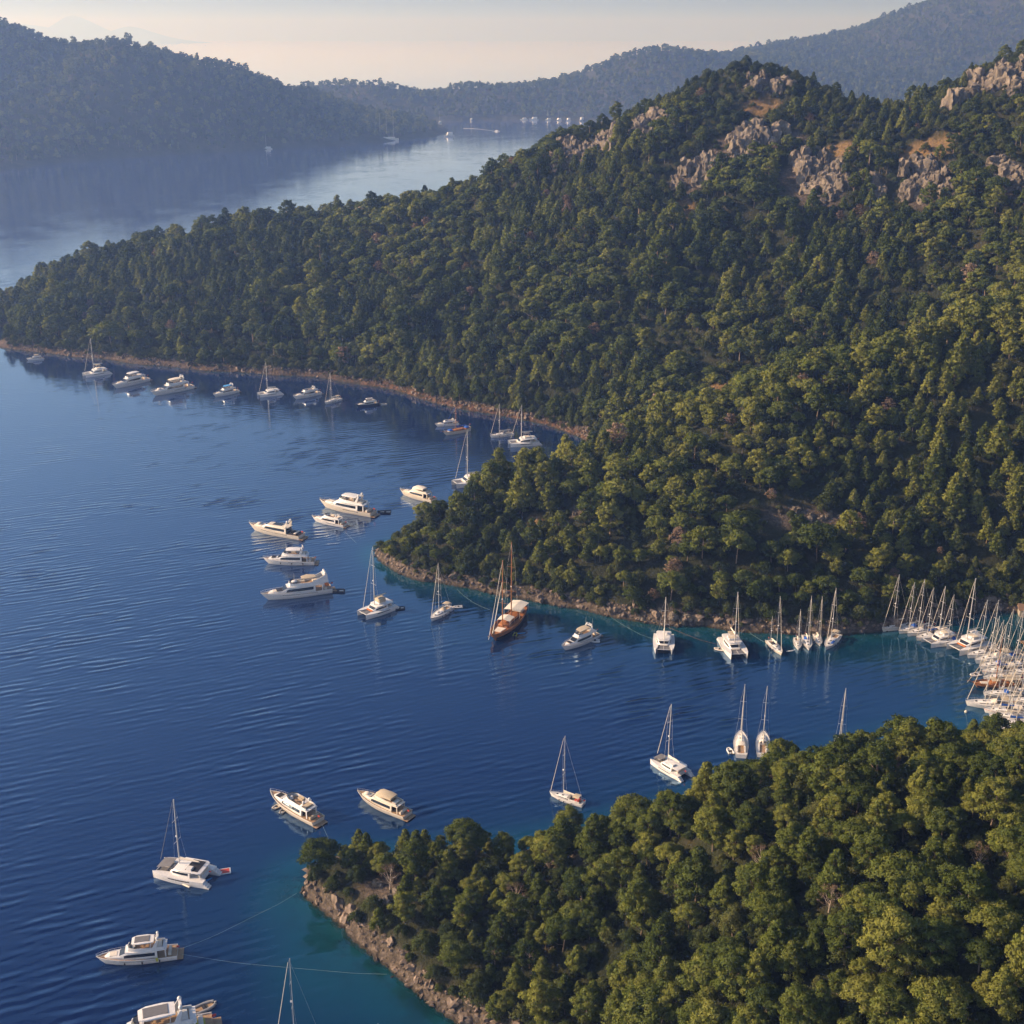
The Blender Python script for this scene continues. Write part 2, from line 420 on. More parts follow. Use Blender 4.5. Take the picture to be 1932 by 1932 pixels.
# island on the horizon
def isl(x, y):
    a = 0
    for px, Yk, hgt, sx in ((-80, 34000, 420, 2100), (60, 34000, 480, 1300), (150, 34000, 640, 880), (250, 34200, 380, 1000)):
        cx = (px - 966) / FPX * (Yk * CP + 70)
        a = np.maximum(a, hgt * np.exp(-np.abs((x - cx) / sx) ** 1.5 - ((y - Yk) / 1800) ** 2))
    return a * (1 + fbm(np.asarray(x) / 800, np.asarray(y) / 800, 77, 5) * 0.35) - 25
V, F, X, Y, Z = grid_mesh('island', np.arange(-21000, -7000, 130.0), np.arange(30000, 38000, 200.0), isl)
used = np.zeros(len(V), bool); used[F.ravel()] = True; idx = np.cumsum(used) - 1
tag(link('island', quads_mesh('island', V[used], idx[F], [MFAR], smooth=True)), kind='structure')

# ------------------------------------------------------------------ water
def mat_water():
    k = NT('sea_water')
    geo = k.new('ShaderNodeNewGeometry'); P = geo.outputs['Position']
    dep = k.attr('depth').outputs['Fac']
    n0 = k.noise(0.03, 4, 0.6, P)
    d2 = k.math('ADD', dep, k.math('MULTIPLY', k.math('SUBTRACT', n0.outputs['Fac'], 0.5), 0.12))
    col = k.ramp(d2, [(0.0, (0.030, 0.050, 0.042)), (0.06, (0.005, 0.050, 0.062)), (0.24, (0.002, 0.038, 0.066)), (0.42, (0.001, 0.014, 0.050)), (0.75, (0.001, 0.008, 0.046)), (1.0, (0.001, 0.008, 0.047))]).outputs[0]
    weed = k.ramp(k.noise(0.11, 5, 0.65, P).outputs['Fac'], [(0.46, (0,) * 3), (0.60, (1,) * 3)]).outputs[0]
    shal = k.new('ShaderNodeMapRange'); k.lk(dep, shal.inputs[0]); shal.inputs[1].default_value = 0.30; shal.inputs[2].default_value = 0.10; shal.inputs[3].default_value = 0.0; shal.inputs[4].default_value = 0.7
    col = k.mix(k.math('MULTIPLY', weed, shal.outputs[0]), col, (0.002, 0.019, 0.022))
    # ripples: long swell trains, wavelets, calm patches
    def wave(scale, rz, dist, dscale, detail=2):
        mp = k.new('ShaderNodeMapping'); k.lk(P, mp.inputs[0]); mp.inputs['Rotation'].default_value = (0, 0, rz)
        wv = k.new('ShaderNodeTexWave', wave_type='BANDS', bands_direction='Y', wave_profile='SIN')
        k.lk(mp.outputs[0], wv.inputs['Vector'])
        wv.inputs['Scale'].default_value = scale; wv.inputs['Distortion'].default_value = dist
        wv.inputs['Detail'].default_value = detail; wv.inputs['Detail Scale'].default_value = dscale
        return wv.outputs['Fac']
    patch = k.ramp(k.noise(0.016, 3, 0.5, P).outputs['Fac'], [(0.36, (0.12,) * 3), (0.64, (1.0,) * 3)]).outputs[0]
    mp0 = k.new('ShaderNodeMapping'); k.lk(P, mp0.inputs[0]); mp0.inputs['Scale'].default_value = (0.35, 1.0, 1.0); mp0.inputs['Rotation'].default_value = (0, 0, R(-16))
    seg = k.ramp(k.noise(0.10, 2, 0.5, mp0.outputs[0]).outputs['Fac'], [(0.36, (0.12,) * 3), (0.64, (1.0,) * 3)]).outputs[0]
    a = k.math('MULTIPLY', k.math('ADD', wave(0.082, R(-16), 5.0, 0.6), wave(0.096, R(-25), 5.0, 0.5)), k.math('MULTIPLY', patch, seg))
    b2 = k.math('MULTIPLY', wave(0.13, R(-27), 6.0, 0.5), 0.35)
    mp = k.new('ShaderNodeMapping'); k.lk(P, mp.inputs[0]); mp.inputs['Scale'].default_value = (0.45, 1.0, 1.0); mp.inputs['Rotation'].default_value = (0, 0, R(-12))
    n2 = k.noise(0.9, 3, 0.6, mp.outputs[0]).outputs['Fac']
    n3 = k.noise(3.0, 2, 0.5, mp.outputs[0]).outputs['Fac']
    h = k.math('ADD', k.math('ADD', a, k.math('MULTIPLY', b2, k.math('ADD', k.math('MULTIPLY', patch, 0.8), 0.2))), k.math('ADD', k.math('MULTIPLY', n2, 0.55), k.math('MULTIPLY', n3, 0.12)))
    calm = k.math('ADD', k.math('MULTIPLY', k.attr('open').outputs['Fac'], 0.85), 0.15)
    h = k.math('MULTIPLY', h, calm)
    bmp = k.bump(h, 1.0, 0.125)
    df = k.new('ShaderNodeBsdfDiffuse'); k.lk(col, df.inputs[0])
    gl = k.new('ShaderNodeBsdfGlossy'); gl.inputs['Roughness'].default_value = 0.06
    gl.inputs['Color'].default_value = (0.96, 0.94, 1.0, 1)
    k.lk(bmp.outputs[0], gl.inputs['Normal'])
    lw = k.new('ShaderNodeLayerWeight'); lw.inputs['Blend'].default_value = 0.5; k.lk(bmp.outputs[0], lw.inputs['Normal'])
    cc = k.new('ShaderNodeCombineColor')
    for ch, ex, gz in ((0, 3.5, 0.45), (1, 2.85, 0.28), (2, 2.35, 0.12)):
        k.lk(k.math('ADD', k.math('POWER', lw.outputs['Facing'], ex), k.math('ADD', k.math('MULTIPLY', k.math('POWER', lw.outputs['Facing'], 9.0), gz), 0.006)), cc.inputs[ch])
    k.lk(cc.outputs[0], gl.inputs['Color'])
    mx = k.new('ShaderNodeAddShader'); k.lk(df.outputs[0], mx.inputs[0]); k.lk(gl.outputs[0], mx.inputs[1])
    tr = k.new('ShaderNodeBsdfTransparent'); tr.inputs[0].default_value = (0.75, 0.9, 0.85, 1)
    mx2 = k.new('ShaderNodeMixShader')
    f2 = k.new('ShaderNodeMapRange'); k.lk(dep, f2.inputs[0]); f2.inputs[1].default_value = 0.0; f2.inputs[2].default_value = 0.07; f2.inputs[3].default_value = 0.25; f2.inputs[4].default_value = 1.0
    k.lk(f2.outputs[0], mx2.inputs[0]); k.lk(tr.outputs[0], mx2.inputs[1]); k.lk(mx.outputs[0], mx2.inputs[2])
    k.lk(mx2.outputs[0], k.out.inputs['Surface'])
    return k.m
def graded(a, b, st, far, n=26):
    g = np.geomspace(st, far, n)
    return np.concatenate([(a - g)[::-1], np.arange(a, b, st), b + g])
xs = graded(-560, 280, 3.2, 42000); ys = np.concatenate([-np.geomspace(4, 3000, 12)[::-1], np.arange(0, 1160, 3.4), 1160 + np.geomspace(3, 46000, 40)])
X, Y = np.meshgrid(xs, ys)
dz = -land(np.clip(X, -560, 700), np.clip(Y, 90, 1350))
inside = (X > -560) & (X < 700) & (Y > 90) & (Y < 1350)
depth = np.where(inside, np.clip(dz / 20.0, 0, 1), 1.0)
depth = np.where(depth > 0.02, np.minimum(1, depth + 0.34 * np.clip((Y - 590) / 60, 0, 1) + 0.13 * np.clip((Y - 390) / 40, 0, 1)), depth)
depth = np.maximum(depth, np.clip((Y - 900) / 150, 0, 1))
opn = np.clip((dz - 3.0) / 12.0, 0, 1); opn = np.where(inside, opn, 0.5)
opn = opn * np.where(Y < 900, np.clip((730 - Y) / 230, 0.08, 1), 0.22)
nx, ny = len(xs), len(ys)
i = np.arange((ny - 1) * (nx - 1)); r = i // (nx - 1); c = i % (nx - 1); a = r * nx + c
me = quads_mesh('sea', np.stack([X.ravel(), Y.ravel(), np.zeros(X.size)], 1), np.stack([a, a + 1, a + nx + 1, a + nx], 1), [mat_water()])
float_attr(me, 'depth', depth.ravel()); float_attr(me, 'open', opn.ravel())
tag(link('sea', me), kind='structure')

# ------------------------------------------------------------------ haze
HAZE_TOP = 700.0
bm = bmesh.new()
bmesh.ops.create_cube(bm, size=1.0)
bmesh.ops.transform(bm, matrix=Matrix.Translation((0, 22000, (HAZE_TOP - 32) / 2)) @ Matrix.Diagonal((90000, 56000, HAZE_TOP + 32, 1)), verts=bm.verts)
me = bpy.data.meshes.new('haze'); bm.to_mesh(me); bm.free()
hm = NT('haze_air')
hm.n.remove(hm.b)
pv = hm.new('ShaderNodeVolumePrincipled')
pv.inputs['Color'].default_value = (0.31, 0.50, 1.0, 1)
pv.inputs['Absorption Color'].default_value = (1, 1, 1, 1)
pv.inputs['Density'].default_value = 1.75e-4
pv.inputs['Anisotropy'].default_value = 0.46
hm.lk(pv.outputs[0], hm.out.inputs['Volume'])
me.materials.append(hm.m)
ho = link('haze', me); tag(ho, kind='stuff')
ho.display_type = 'WIRE'

# ================================================================== TREES
def mat_leaf(name, dark, mid, light, trans=0.22, sheen=0.0):
    k = NT(name)
    oi = k.new('ShaderNodeObjectInfo')
    ti = k.attr('tint').outputs['Fac']
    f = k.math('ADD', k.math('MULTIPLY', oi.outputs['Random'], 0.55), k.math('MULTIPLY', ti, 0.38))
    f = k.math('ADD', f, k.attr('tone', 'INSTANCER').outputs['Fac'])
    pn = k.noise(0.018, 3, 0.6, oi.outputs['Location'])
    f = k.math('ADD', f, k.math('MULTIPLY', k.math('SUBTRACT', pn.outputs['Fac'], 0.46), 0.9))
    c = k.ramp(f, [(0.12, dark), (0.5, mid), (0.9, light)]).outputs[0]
    df = k.new('ShaderNodeBsdfDiffuse'); k.lk(c, df.inputs[0])
    tr = k.new('ShaderNodeBsdfTranslucent')
    hs = k.new('ShaderNodeHueSaturation'); k.lk(c, hs.inputs['Color']); hs.inputs['Value'].default_value = 1.25; hs.inputs['Saturation'].default_value = 1.1
    k.lk(hs.outputs[0], tr.inputs[0])
    mx = k.new('ShaderNodeMixShader'); mx.inputs[0].default_value = trans
    k.lk(df.outputs[0], mx.inputs[1]); k.lk(tr.outputs[0], mx.inputs[2])
    k.lk(mx.outputs[0], k.out.inputs['Surface']); k.n.remove(k.b)
    return k.m
def mat_bark(name, a, b):
    k = NT(name)
    geo = k.new('ShaderNodeTexCoord')
    n = k.noise(3.0, 5, 0.65, geo.outputs['Object'])
    k.lk(k.ramp(n.outputs['Fac'], [(0.3, a), (0.7, b)]).outputs[0], k.b.inputs['Base Color'])
    k.b.inputs['Roughness'].default_value = 0.95
    return k.m
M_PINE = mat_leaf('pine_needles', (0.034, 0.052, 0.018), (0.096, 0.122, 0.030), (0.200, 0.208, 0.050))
M_OAK = mat_leaf('oak_leaves', (0.030, 0.045, 0.018), (0.060, 0.078, 0.027), (0.112, 0.118, 0.042), 0.15)
M_DRY = mat_leaf('withered_twigs', (0.10, 0.07, 0.05), (0.17, 0.12, 0.085), (0.23, 0.17, 0.12), 0.1)
M_BARK = mat_bark('pine_bark', (0.10, 0.072, 0.052), (0.30, 0.235, 0.18))
M_BARE = mat_bark('bleached_wood', (0.25, 0.20, 0.16), (0.48, 0.41, 0.34))

def tube(path, radii, n=6):
    """verts, quads of a bent tapered tube"""
    V = []; F = []
    P = [Vector(p) for p in path]
    for i, p in enumerate(P):
        d = (P[min(i + 1, len(P) - 1)] - P[max(i - 1, 0)]).normalized()
        a = d.orthogonal().normalized(); b = d.cross(a)
        for j in range(n):
            t = 2 * math.pi * j / n
            V.append(p + (a * math.cos(t) + b * math.sin(t)) * radii[i])
    for i in range(len(P) - 1):
        for j in range(n):
            F.append((i * n + j, i * n + (j + 1) % n, (i + 1) * n + (j + 1) % n, (i + 1) * n + j))
    return V, F
def clumps_for(rng, shape, H, Rc):
    C = []
    if shape == 'cone':
        n = 46
        for i in range(n):
            t = (i + rng.random()) / n                      # 0 bottom, 1 top
            z = H * (0.20 + 0.78 * t)
            rr = Rc * (1 - t) ** 0.75 * (0.55 + 0.5 * rng.random()) + 0.1
            a = i * 2.4 + rng.random() * 0.8
            r = Rc * (0.34 - 0.20 * t) * (0.7 + 0.6 * rng.random())
            C.append((rr * math.cos(a), rr * math.sin(a), z, r, r * 0.7))
    elif shape == 'umbrella':
        n = 34
        for i in range(n):
            a = i * 2.4 + rng.random(); q = math.sqrt((i + 0.5) / n)
            rr = Rc * q * (0.8 + 0.3 * rng.random())
            z = H * (0.93 - 0.20 * q * q) - rng.random() * H * 0.13
            r = Rc * (0.20 + 0.14 * rng.random())
            C.append((rr * math.cos(a), rr * math.sin(a), z, r, r * 0.48))
        for i in range(5):
            a = rng.random() * 6.28
            C.append((Rc * 0.75 * math.cos(a), Rc * 0.75 * math.sin(a), H * (0.42 + 0.2 * rng.random()), Rc * 0.28, Rc * 0.15))
    elif shape == 'bush':
        n = 20
        for i in range(n):
            a = i * 2.4 + rng.random(); t = rng.random()
            q = math.sqrt((i + 0.5) / n)
            rr = Rc * q * 0.85
            z = H * (0.30 + 0.52 * (1 - q * q) + 0.16 * rng.random())
            r = Rc * (0.26 + 0.15 * rng.random())
            C.append((rr * math.cos(a), rr * math.sin(a), z, r, r * 0.85))
    else:                                                    # round, irregular dome
        n = 66
        gap = rng.random() * 6.28
        ax, ay = rng.uniform(-0.12, 0.12) * Rc, rng.uniform(-0.12, 0.12) * Rc
        for i in range(n):
            t = (i + 0.5) / n
            z0 = 0.33 + 0.62 * t
            prof = math.sin(math.pi * (0.16 + 0.80 * t)) ** 0.8
            a = i * 2.4 + rng.random() * 1.2
            rr = Rc * prof * (0.35 + 0.62 * math.sqrt(rng.random()))
            r = Rc * (0.15 + 0.15 * rng.random())
            if abs((a - gap + math.pi) % 6.283 - math.pi) < 0.55 and rng.random() < 0.6: continue
            if rng.random() < 0.1: rr *= 1.22
            C.append((ax * t + rr * math.cos(a), ay * t + rr * math.sin(a), H * (z0 + rng.uniform(-0.06, 0.06)), r, r * 0.58))
    return C
def foliage(seed, C, per, size, H, Rc):
    g = np.random.default_rng(seed)
    VV = []; NN = []; TT = []
    for (cx, cy_, cz, r, rz) in C:
        n = max(6, int(per * (r / (0.3 * Rc)) ** 1.6 * 1.35))
        d = g.normal(size=(n, 3)); d[:, 2] = d[:, 2] * 0.9 + 0.35
        d /= np.linalg.norm(d, axis=1)[:, None]
        rad = 0.45 + 0.80 * g.random(n) ** 0.8
        lump = 1 + 0.22 * np.sin(d[:, 0] * 7 + seed) * np.sin(d[:, 1] * 6 + cx) * np.sin(d[:, 2] * 5 + cz)
        p = d * np.array([r, r, rz]) * (rad * lump)[:, None] + np.array([cx, cy_, cz])
        nn = d * np.array([1, 1, 1.3]) + g.normal(size=(n, 3)) * 0.6
        nn /= np.linalg.norm(nn, axis=1)[:, None]
        a = np.cross(nn, g.normal(size=(n, 3))); a /= np.linalg.norm(a, axis=1)[:, None]
        b = np.cross(nn, a)
        s = size * (0.6 + 0.8 * g.random(n))[:, None]
        asp = (0.28 + 0.3 * g.random(n))[:, None]
        q = np.stack([p - a * s, p - b * s * asp + a * s * 0.15, p + a * s, p + b * s * asp - a * s * 0.1], 1)
        VV.append(q.reshape(-1, 3))
        cr = p - np.array([0, 0, H * 0.5]); cr /= np.linalg.norm(cr, axis=1)[:, None] + 1e-6
        vn = d * 0.6 + cr * 0.3 + nn * 0.55
        vn /= np.linalg.norm(vn, axis=1)[:, None]
        NN.append(np.repeat(vn, 4, 0))
        TT.append(np.repeat(np.clip(g.normal(0.5, 0.22) + g.normal(0, 0.16, n), 0, 1), 4))
    V = np.concatenate(VV); N = np.concatenate(NN); Tn = np.concatenate(TT)
    F = np.arange(len(V)).reshape(-1, 4)
    return V, F, N, Tn
def crown_mesh(name, V, F, N, Tn, mats, extra=None):
    """leaf quads, and as an extra (V, F) wood faces with the second material"""
    if extra:
        n0 = len(V)
        V = np.concatenate([V, np.array(extra[0])]); F2 = np.array(extra[1]) + n0
        mi = np.concatenate([np.zeros(len(F)), np.ones(len(F2))]).astype(int)
        F = np.concatenate([F, F2]); Tn = np.concatenate([Tn, np.full(len(V) - n0, 0.5)])
        ctr = np.array(extra[0]); wn_ = ctr * np.array([1, 1, 0]); wn_ /= np.linalg.norm(wn_, axis=1)[:, None] + 1e-6
        N = np.concatenate([N, wn_])
    else: mi = None
    me = quads_mesh(name, V, F, mats, smooth=True, mat_idx=mi)
    float_attr(me, 'tint', Tn)
    if len(me.vertices) == len(N):
        me.normals_split_custom_set_from_vertices([tuple(v) for v in N])
    return me
def wood(rng, C, H, r0, lean=0.0, nl=7, top=0.86, n=6):
    V = []; F = []
    def add(p, rr, k=n):
        v, f = tube(p, rr, k); o = len(V); V.extend(v); F.extend([tuple(i + o for i in q) for q in f])
    bx, by = lean * H * rng.uniform(-1, 1), lean * H * rng.uniform(-1, 1)
    P = lambda t: (bx * t * t + 0.02 * H * math.sin(t * 5 + r0 * 9), by * t * t + 0.02 * H * math.cos(t * 4), H * t - 0.8)
    ts = [0, 0.06, 0.25, 0.45, 0.65, top]
    add([P(t) for t in ts], [r0 * 1.35, r0, r0 * 0.85, r0 * 0.68, r0 * 0.48, r0 * 0.2])
    for c in rng.sample(C, min(nl, len(C))):
        t = max(0.22, min(top - 0.08, c[2] / H - 0.16))
        p0 = Vector(P(t)); p1 = Vector(c[:3])
        m = p0.lerp(p1, 0.55); m.z -= 0.05 * H
        add([p0, m, p1], [r0 * 0.38, r0 * 0.26, r0 * 0.10], 5)
    return V, F
PINES = []
for i, (shape, H, Rc, r0) in enumerate([('round', 12.0, 4.3, .24), ('round', 10.5, 3.7, .22), ('cone', 10.5, 3.1, .20), ('umbrella', 11.0, 4.6, .24), ('round', 13.0, 4.0, .25), ('cone', 12.0, 3.5, .22), ('umbrella', 9.0, 4.0, .22), ('round', 9.0, 3.6, .2), ('cone', 8.0, 2.6, .17)]):
    rng = random.Random(100 + i)
    C = clumps_for(rng, shape, H, Rc)
    PINES.append((shape, H, Rc, C, r0, i))
NEAR_PINE = []; FAR_PINE = []; TINY_PINE = []
for shape, H, Rc, C, r0, i in PINES:
    per = {'round': 150, 'cone': 130, 'umbrella': 230}[shape]
    V, F, N, Tn = foliage(200 + i, C, per * 1.15, 0.26, H, Rc)
    crown = crown_mesh('pine_crown', V, F, N, Tn, [M_PINE])
    wv, wf = wood(random.Random(300 + i), C, H, r0, 0.03, 16)
    trunk = quads_mesh('pine_trunk', [tuple(v) for v in wv], wf, [M_BARK], smooth=True)
    NEAR_PINE.append((crown, trunk, H))
    V, F, N, Tn = foliage(400 + i, C, per * 0.26, 0.50, H, Rc)
    wv, wf = wood(random.Random(300 + i), C, H, r0, 0.03, 3, n=4)
    wf = [f for f in wf]
    FAR_PINE.append(crown_mesh('far_pine', V, F, N, Tn, [M_PINE, M_BARK], ([tuple(v) for v in wv], wf)))
    if i < 5:
        V, F, N, Tn = foliage(500 + i, C[::2], per * 0.08, 1.1, H, Rc)
        wv, wf = tube([(0, 0, -1), (0, 0, H * 0.8)], [r0, r0 * 0.4], 4)
        TINY_PINE.append(crown_mesh('distant_pine', V, F, N, Tn, [M_PINE, M_BARK], ([tuple(v) for v in wv], wf)))
NEAR_OAK = []; FAR_OAK = []
for i, (H, Rc) in enumerate([(4.5, 3.0), (5.5, 3.4), (3.6, 2.5), (6.0, 3.0)]):
    rng = random.Random(700 + i); C = clumps_for(rng, 'bush', H, Rc)
    V, F, N, Tn = foliage(720 + i, C, 120, 0.20, H, Rc)
    crown = crown_mesh('oak_crown', V, F, N, Tn, [M_OAK])
    wv, wf = wood(random.Random(740 + i), C, H, 0.16, 0.05, 6, 0.7)
    NEAR_OAK.append((crown, quads_mesh('oak_trunk', [tuple(v) for v in wv], wf, [M_BARK], smooth=True), H))
    V, F, N, Tn = foliage(760 + i, C, 40, 0.34, H, Rc)
    FAR_OAK.append(crown_mesh('far_oak', V, F, N, Tn, [M_OAK]))
# withered tree: bare pale branches with a haze of twigs
NEAR_DEAD = []
for i in range(2):
    rng = random.Random(800 + i); H = 9.0
    C = clumps_for(rng, 'round', H, 3.2)[::2]
    wv, wf = wood(random.Random(810 + i), C, H, 0.2, 0.06, 18, 0.9)
    V, F, N, Tn = foliage(820 + i, C, 30, 0.16, H, 3.2)
    NEAR_DEAD.append((crown_mesh('twigs', V, F, N, Tn, [M_DRY]), quads_mesh('bare_trunk', [tuple(v) for v in wv], wf, [M_BARE], smooth=True), H))
def foliage_dead():
    C = clumps_for(random.Random(5), 'round', 9, 3.2)
    V, F, N, Tn = foliage(830, C, 16, 0.36, 9, 3.2)
    return crown_mesh('far_withered', V, F, N, Tn, [M_DRY])
FAR_DEAD = [foliage_dead()]

# ---------------------------------------------------------------- where trees stand
def slope_of(x, y):
    e = 2.0
    return np.hypot((land(x + e, y) - land(x - e, y)) / (2 * e), (land(x, y + e) - land(x, y - e)) / (2 * e))
def jitter_grid(seed, x0, x1, y0, y1, st):
    g = np.random.default_rng(seed)
    X, Y = np.meshgrid(np.arange(x0, x1, st), np.arange(y0, y1, st))
    X = X + (np.arange(X.shape[0]) % 2)[:, None] * st * 0.5
    return (X + g.uniform(-.38, .38, X.shape) * st).ravel(), (Y + g.uniform(-.38, .38, X.shape) * st).ravel(), g
def in_view(x, y, z, m=90):
    zx = y * CP + (CAM_H - z) * SP
    px = 966 + FPX * x / zx; row = 966 - FPX * (y * SP - (CAM_H - z) * CP) / zx
    return (zx > 5) & (px > -m) & (px < 1932 + m) & (row < 1932 + m * 1.6) & (row > -200)
EASY = []
def nearland(x, y): return (y < 345 + np.maximum(0, x - 215) * .3) & (x < 330)
def scatter_stuff(name, meshes, P, scale, rz, idx, kind='stuff', tone=None):
    """one object: points that carry one of several tree meshes each"""
    col = bpy.data.collections.new(name + '_kinds')
    for i, m in enumerate(meshes):
        col.objects.link(bpy.data.objects.new('%s_kind_%02d' % (name, i), m))
    me = bpy.data.meshes.new(name)
    me.vertices.add(len(P)); me.vertices.foreach_set('co', np.asarray(P, np.float32).ravel())
    float_attr(me, 'size', scale); float_attr(me, 'turn', rz)
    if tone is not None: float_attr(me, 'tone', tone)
    a = me.attributes.new('pick', 'INT', 'POINT'); a.data.foreach_set('value', np.asarray(idx, np.int32))
    o = link(name, me)
    ng = bpy.data.node_groups.new(name + '_scatter', 'GeometryNodeTree')
    ng.interface.new_socket('Geometry', in_out='INPUT', socket_type='NodeSocketGeometry')
    ng.interface.new_socket('Geometry', in_out='OUTPUT', socket_type='NodeSocketGeometry')
    n = ng.nodes
    gi = n.new('NodeGroupInput'); go = n.new('NodeGroupOutput')
    ci = n.new('GeometryNodeCollectionInfo'); ci.inputs['Collection'].default_value = col
    ci.inputs['Separate Children'].default_value = True; ci.inputs['Reset Children'].default_value = True
    iop = n.new('GeometryNodeInstanceOnPoints'); iop.inputs['Pick Instance'].default_value = True
    def na(nm, t):
        q = n.new('GeometryNodeInputNamedAttribute'); q.data_type = t; q.inputs['Name'].default_value = nm; return q.outputs[0]
    cx = n.new('ShaderNodeCombineXYZ')
    L = ng.links.new
    mp = n.new('GeometryNodeMeshToPoints')
    L(gi.outputs[0], mp.inputs['Mesh']); L(mp.outputs[0], iop.inputs['Points'])
    L(ci.outputs[0], iop.inputs['Instance']); L(na('pick', 'INT'), iop.inputs['Instance Index'])
    L(na('turn', 'FLOAT'), cx.inputs[2])
    er = n.new('FunctionNodeEulerToRotation'); L(cx.outputs[0], er.inputs[0]); L(er.outputs[0], iop.inputs['Rotation'])
    L(na('size', 'FLOAT'), iop.inputs['Scale'])
    L(iop.outputs[0], go.inputs[0])
    md = o.modifiers.new('scatter', 'NODES'); md.node_group = ng
    tag(o, kind=kind)
    return o

# hills behind: one pine wood and one undergrowth
x, y, g = jitter_grid(11, -480, 520, 370, 1200, 6.8)
h = land(x, y)
keep = (h > 2.5 + 1.2 * g.random(len(x))) & in_view(x, y, h) & ~nearland(x, y)
keep &= bare_mask(x, y, (1, 2)) < 0.25
sl = slope_of(x, y); keep &= sl < 1.7
dens = 0.97 - 0.45 * (vnoise(x / 22, y / 22, 77) < 0.28) - 0.55 * np.clip((h - 118) / 50, 0, 1) * (y > 640)
keep &= g.random(len(x)) < dens
# spare the crests from trees that would hide the rocky tops
x, y, h = x[keep], y[keep], h[keep]
sc = np.clip(g.normal(1.0, 0.28, len(x)), 0.4, 1.7) * (0.74 + 0.52 * vnoise(x / 34, y / 34, 8)) * np.where((y < 640) & (h < 14), 0.74, 1.0) * np.where(h < 6, 0.75, 1.0)
up = np.clip((h - 112) / 50, 0, 1) * (y > 640)
sc = sc * (1 - 0.38 * up)
pick = np.clip((vnoise(x / 48, y / 48, 19) * 1.5 - 0.25) * len(FAR_PINE) + g.normal(0, 2.4, len(x)), 0, len(FAR_PINE) - 1).astype(int)
perm = np.array([2, 5, 8, 0, 4, 7, 1, 3, 6])
pick = perm[pick]
dry = g.random(len(x)) < 0.018 + 0.35 * (bare_mask(x, y, (3,)) > 0.4)
pick = np.where(dry, len(FAR_PINE), pick)
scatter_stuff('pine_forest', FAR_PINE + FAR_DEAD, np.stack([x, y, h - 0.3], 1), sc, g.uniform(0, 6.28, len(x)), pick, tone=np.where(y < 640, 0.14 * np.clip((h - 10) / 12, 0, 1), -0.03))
x, y, g = jitter_grid(12, -480, 520, 370, 1200, 4.9)
h = land(x, y)
keep = (h > 1.7 + 1.3 * g.random(len(x))) & in_view(x, y, h) & ~nearland(x, y) & (g.random(len(x)) < 0.72 + 0.25 * np.clip((h - 100) / 50, 0, 1))
keep &= bare_mask(x, y, (1, 2)) < 0.15 + 0.9 * (g.random(len(x)) < 0.30)
x, y, h = x[keep], y[keep], h[keep]
sc = np.clip(g.normal(0.72, 0.22, len(x)), 0.3, 1.3)
# scrub hanging over the shore
x2, y2, g2 = jitter_grid(15, -480, 300, 380, 860, 2.7)
h2 = land(x2, y2)
keep = (h2 > 1.3 + 1.2 * g2.random(len(x2))) & (h2 < 7.5) & in_view(x2, y2, h2) & ~nearland(x2, y2) & (g2.random(len(x2)) < 0.35 + 0.55 * (vnoise(x2 / 14, y2 / 14, 5) > 0.42))
x = np.concatenate([x, x2[keep]]); y = np.concatenate([y, y2[keep]]); h = np.concatenate([h, h2[keep]])
sc = np.concatenate([sc, np.clip(g2.normal(0.52, 0.16, keep.sum()), 0.25, 0.9)])
scatter_stuff('undergrowth', FAR_OAK, np.stack([x, y, h - 0.2], 1), sc, g.uniform(0, 6.28, len(x)), g.integers(0, len(FAR_OAK), len(x)))
# far woods
for nm, fn, (x0, x1, y0, y1), st, k in (('far_woods', far_d, (-1300, 40, 1750, 3150), 12.5, 21), ('distant_woods', far_e, (-850, 2050, 3100, 4700), 15.5, 22)):
    x, y, g = jitter_grid(k, x0, x1, y0, y1, st)
    h = fn(x, y)
    keep = (h > 5) & in_view(x, y, h, 40) & (g.random(len(x)) < 0.45 + 1.1 * vnoise(x / 70, y / 70, 3))
    x, y, h = x[keep], y[keep], h[keep]
    scatter_stuff(nm, TINY_PINE, np.stack([x, y, h - 0.5], 1), np.clip(g.normal(1.15, 0.35, len(x)), 0.5, 2.2), g.uniform(0, 6.28, len(x)), g.integers(0, len(TINY_PINE), len(x)))
    print(nm, len(x))

# near point: every tree is a thing of its own
def place_tree(kind, meshes, x, y, z, s, rz, label, group, parts=('trunk', 'crown')):
    t = empty(kind, (x, y, z), rz); t.scale = (s, s, s)
    tag(t, label, 'tree', group)
    crown, trunk, H = meshes
    link(parts[1], crown, t); link(parts[0], trunk, t)
    return t
x, y, g = jitter_grid(13, -85, 320, 100, 352, 5.3)
h = land(x, y)
keep = (h > 3.1 + 1.2 * g.random(len(x))) & in_view(x, y, h + 5, 50) & nearland(x, y) & ((bare_mask(x, y, (1,)) < 0.4) | (g.random(len(x)) < 0.3))
x, y, h = x[keep], y[keep], h[keep]
print('near candidates', len(x))
dist = np.sqrt(x ** 2 + y ** 2 + (CAM_H - h) ** 2)
order = np.argsort(dist)
n_p = n_o = n_d = 0; rest = []
GP = 'green pines of the wooded near point'; GO = 'round dark shrubs of the wooded near point'; GD = 'withered pines of the wooded near point'
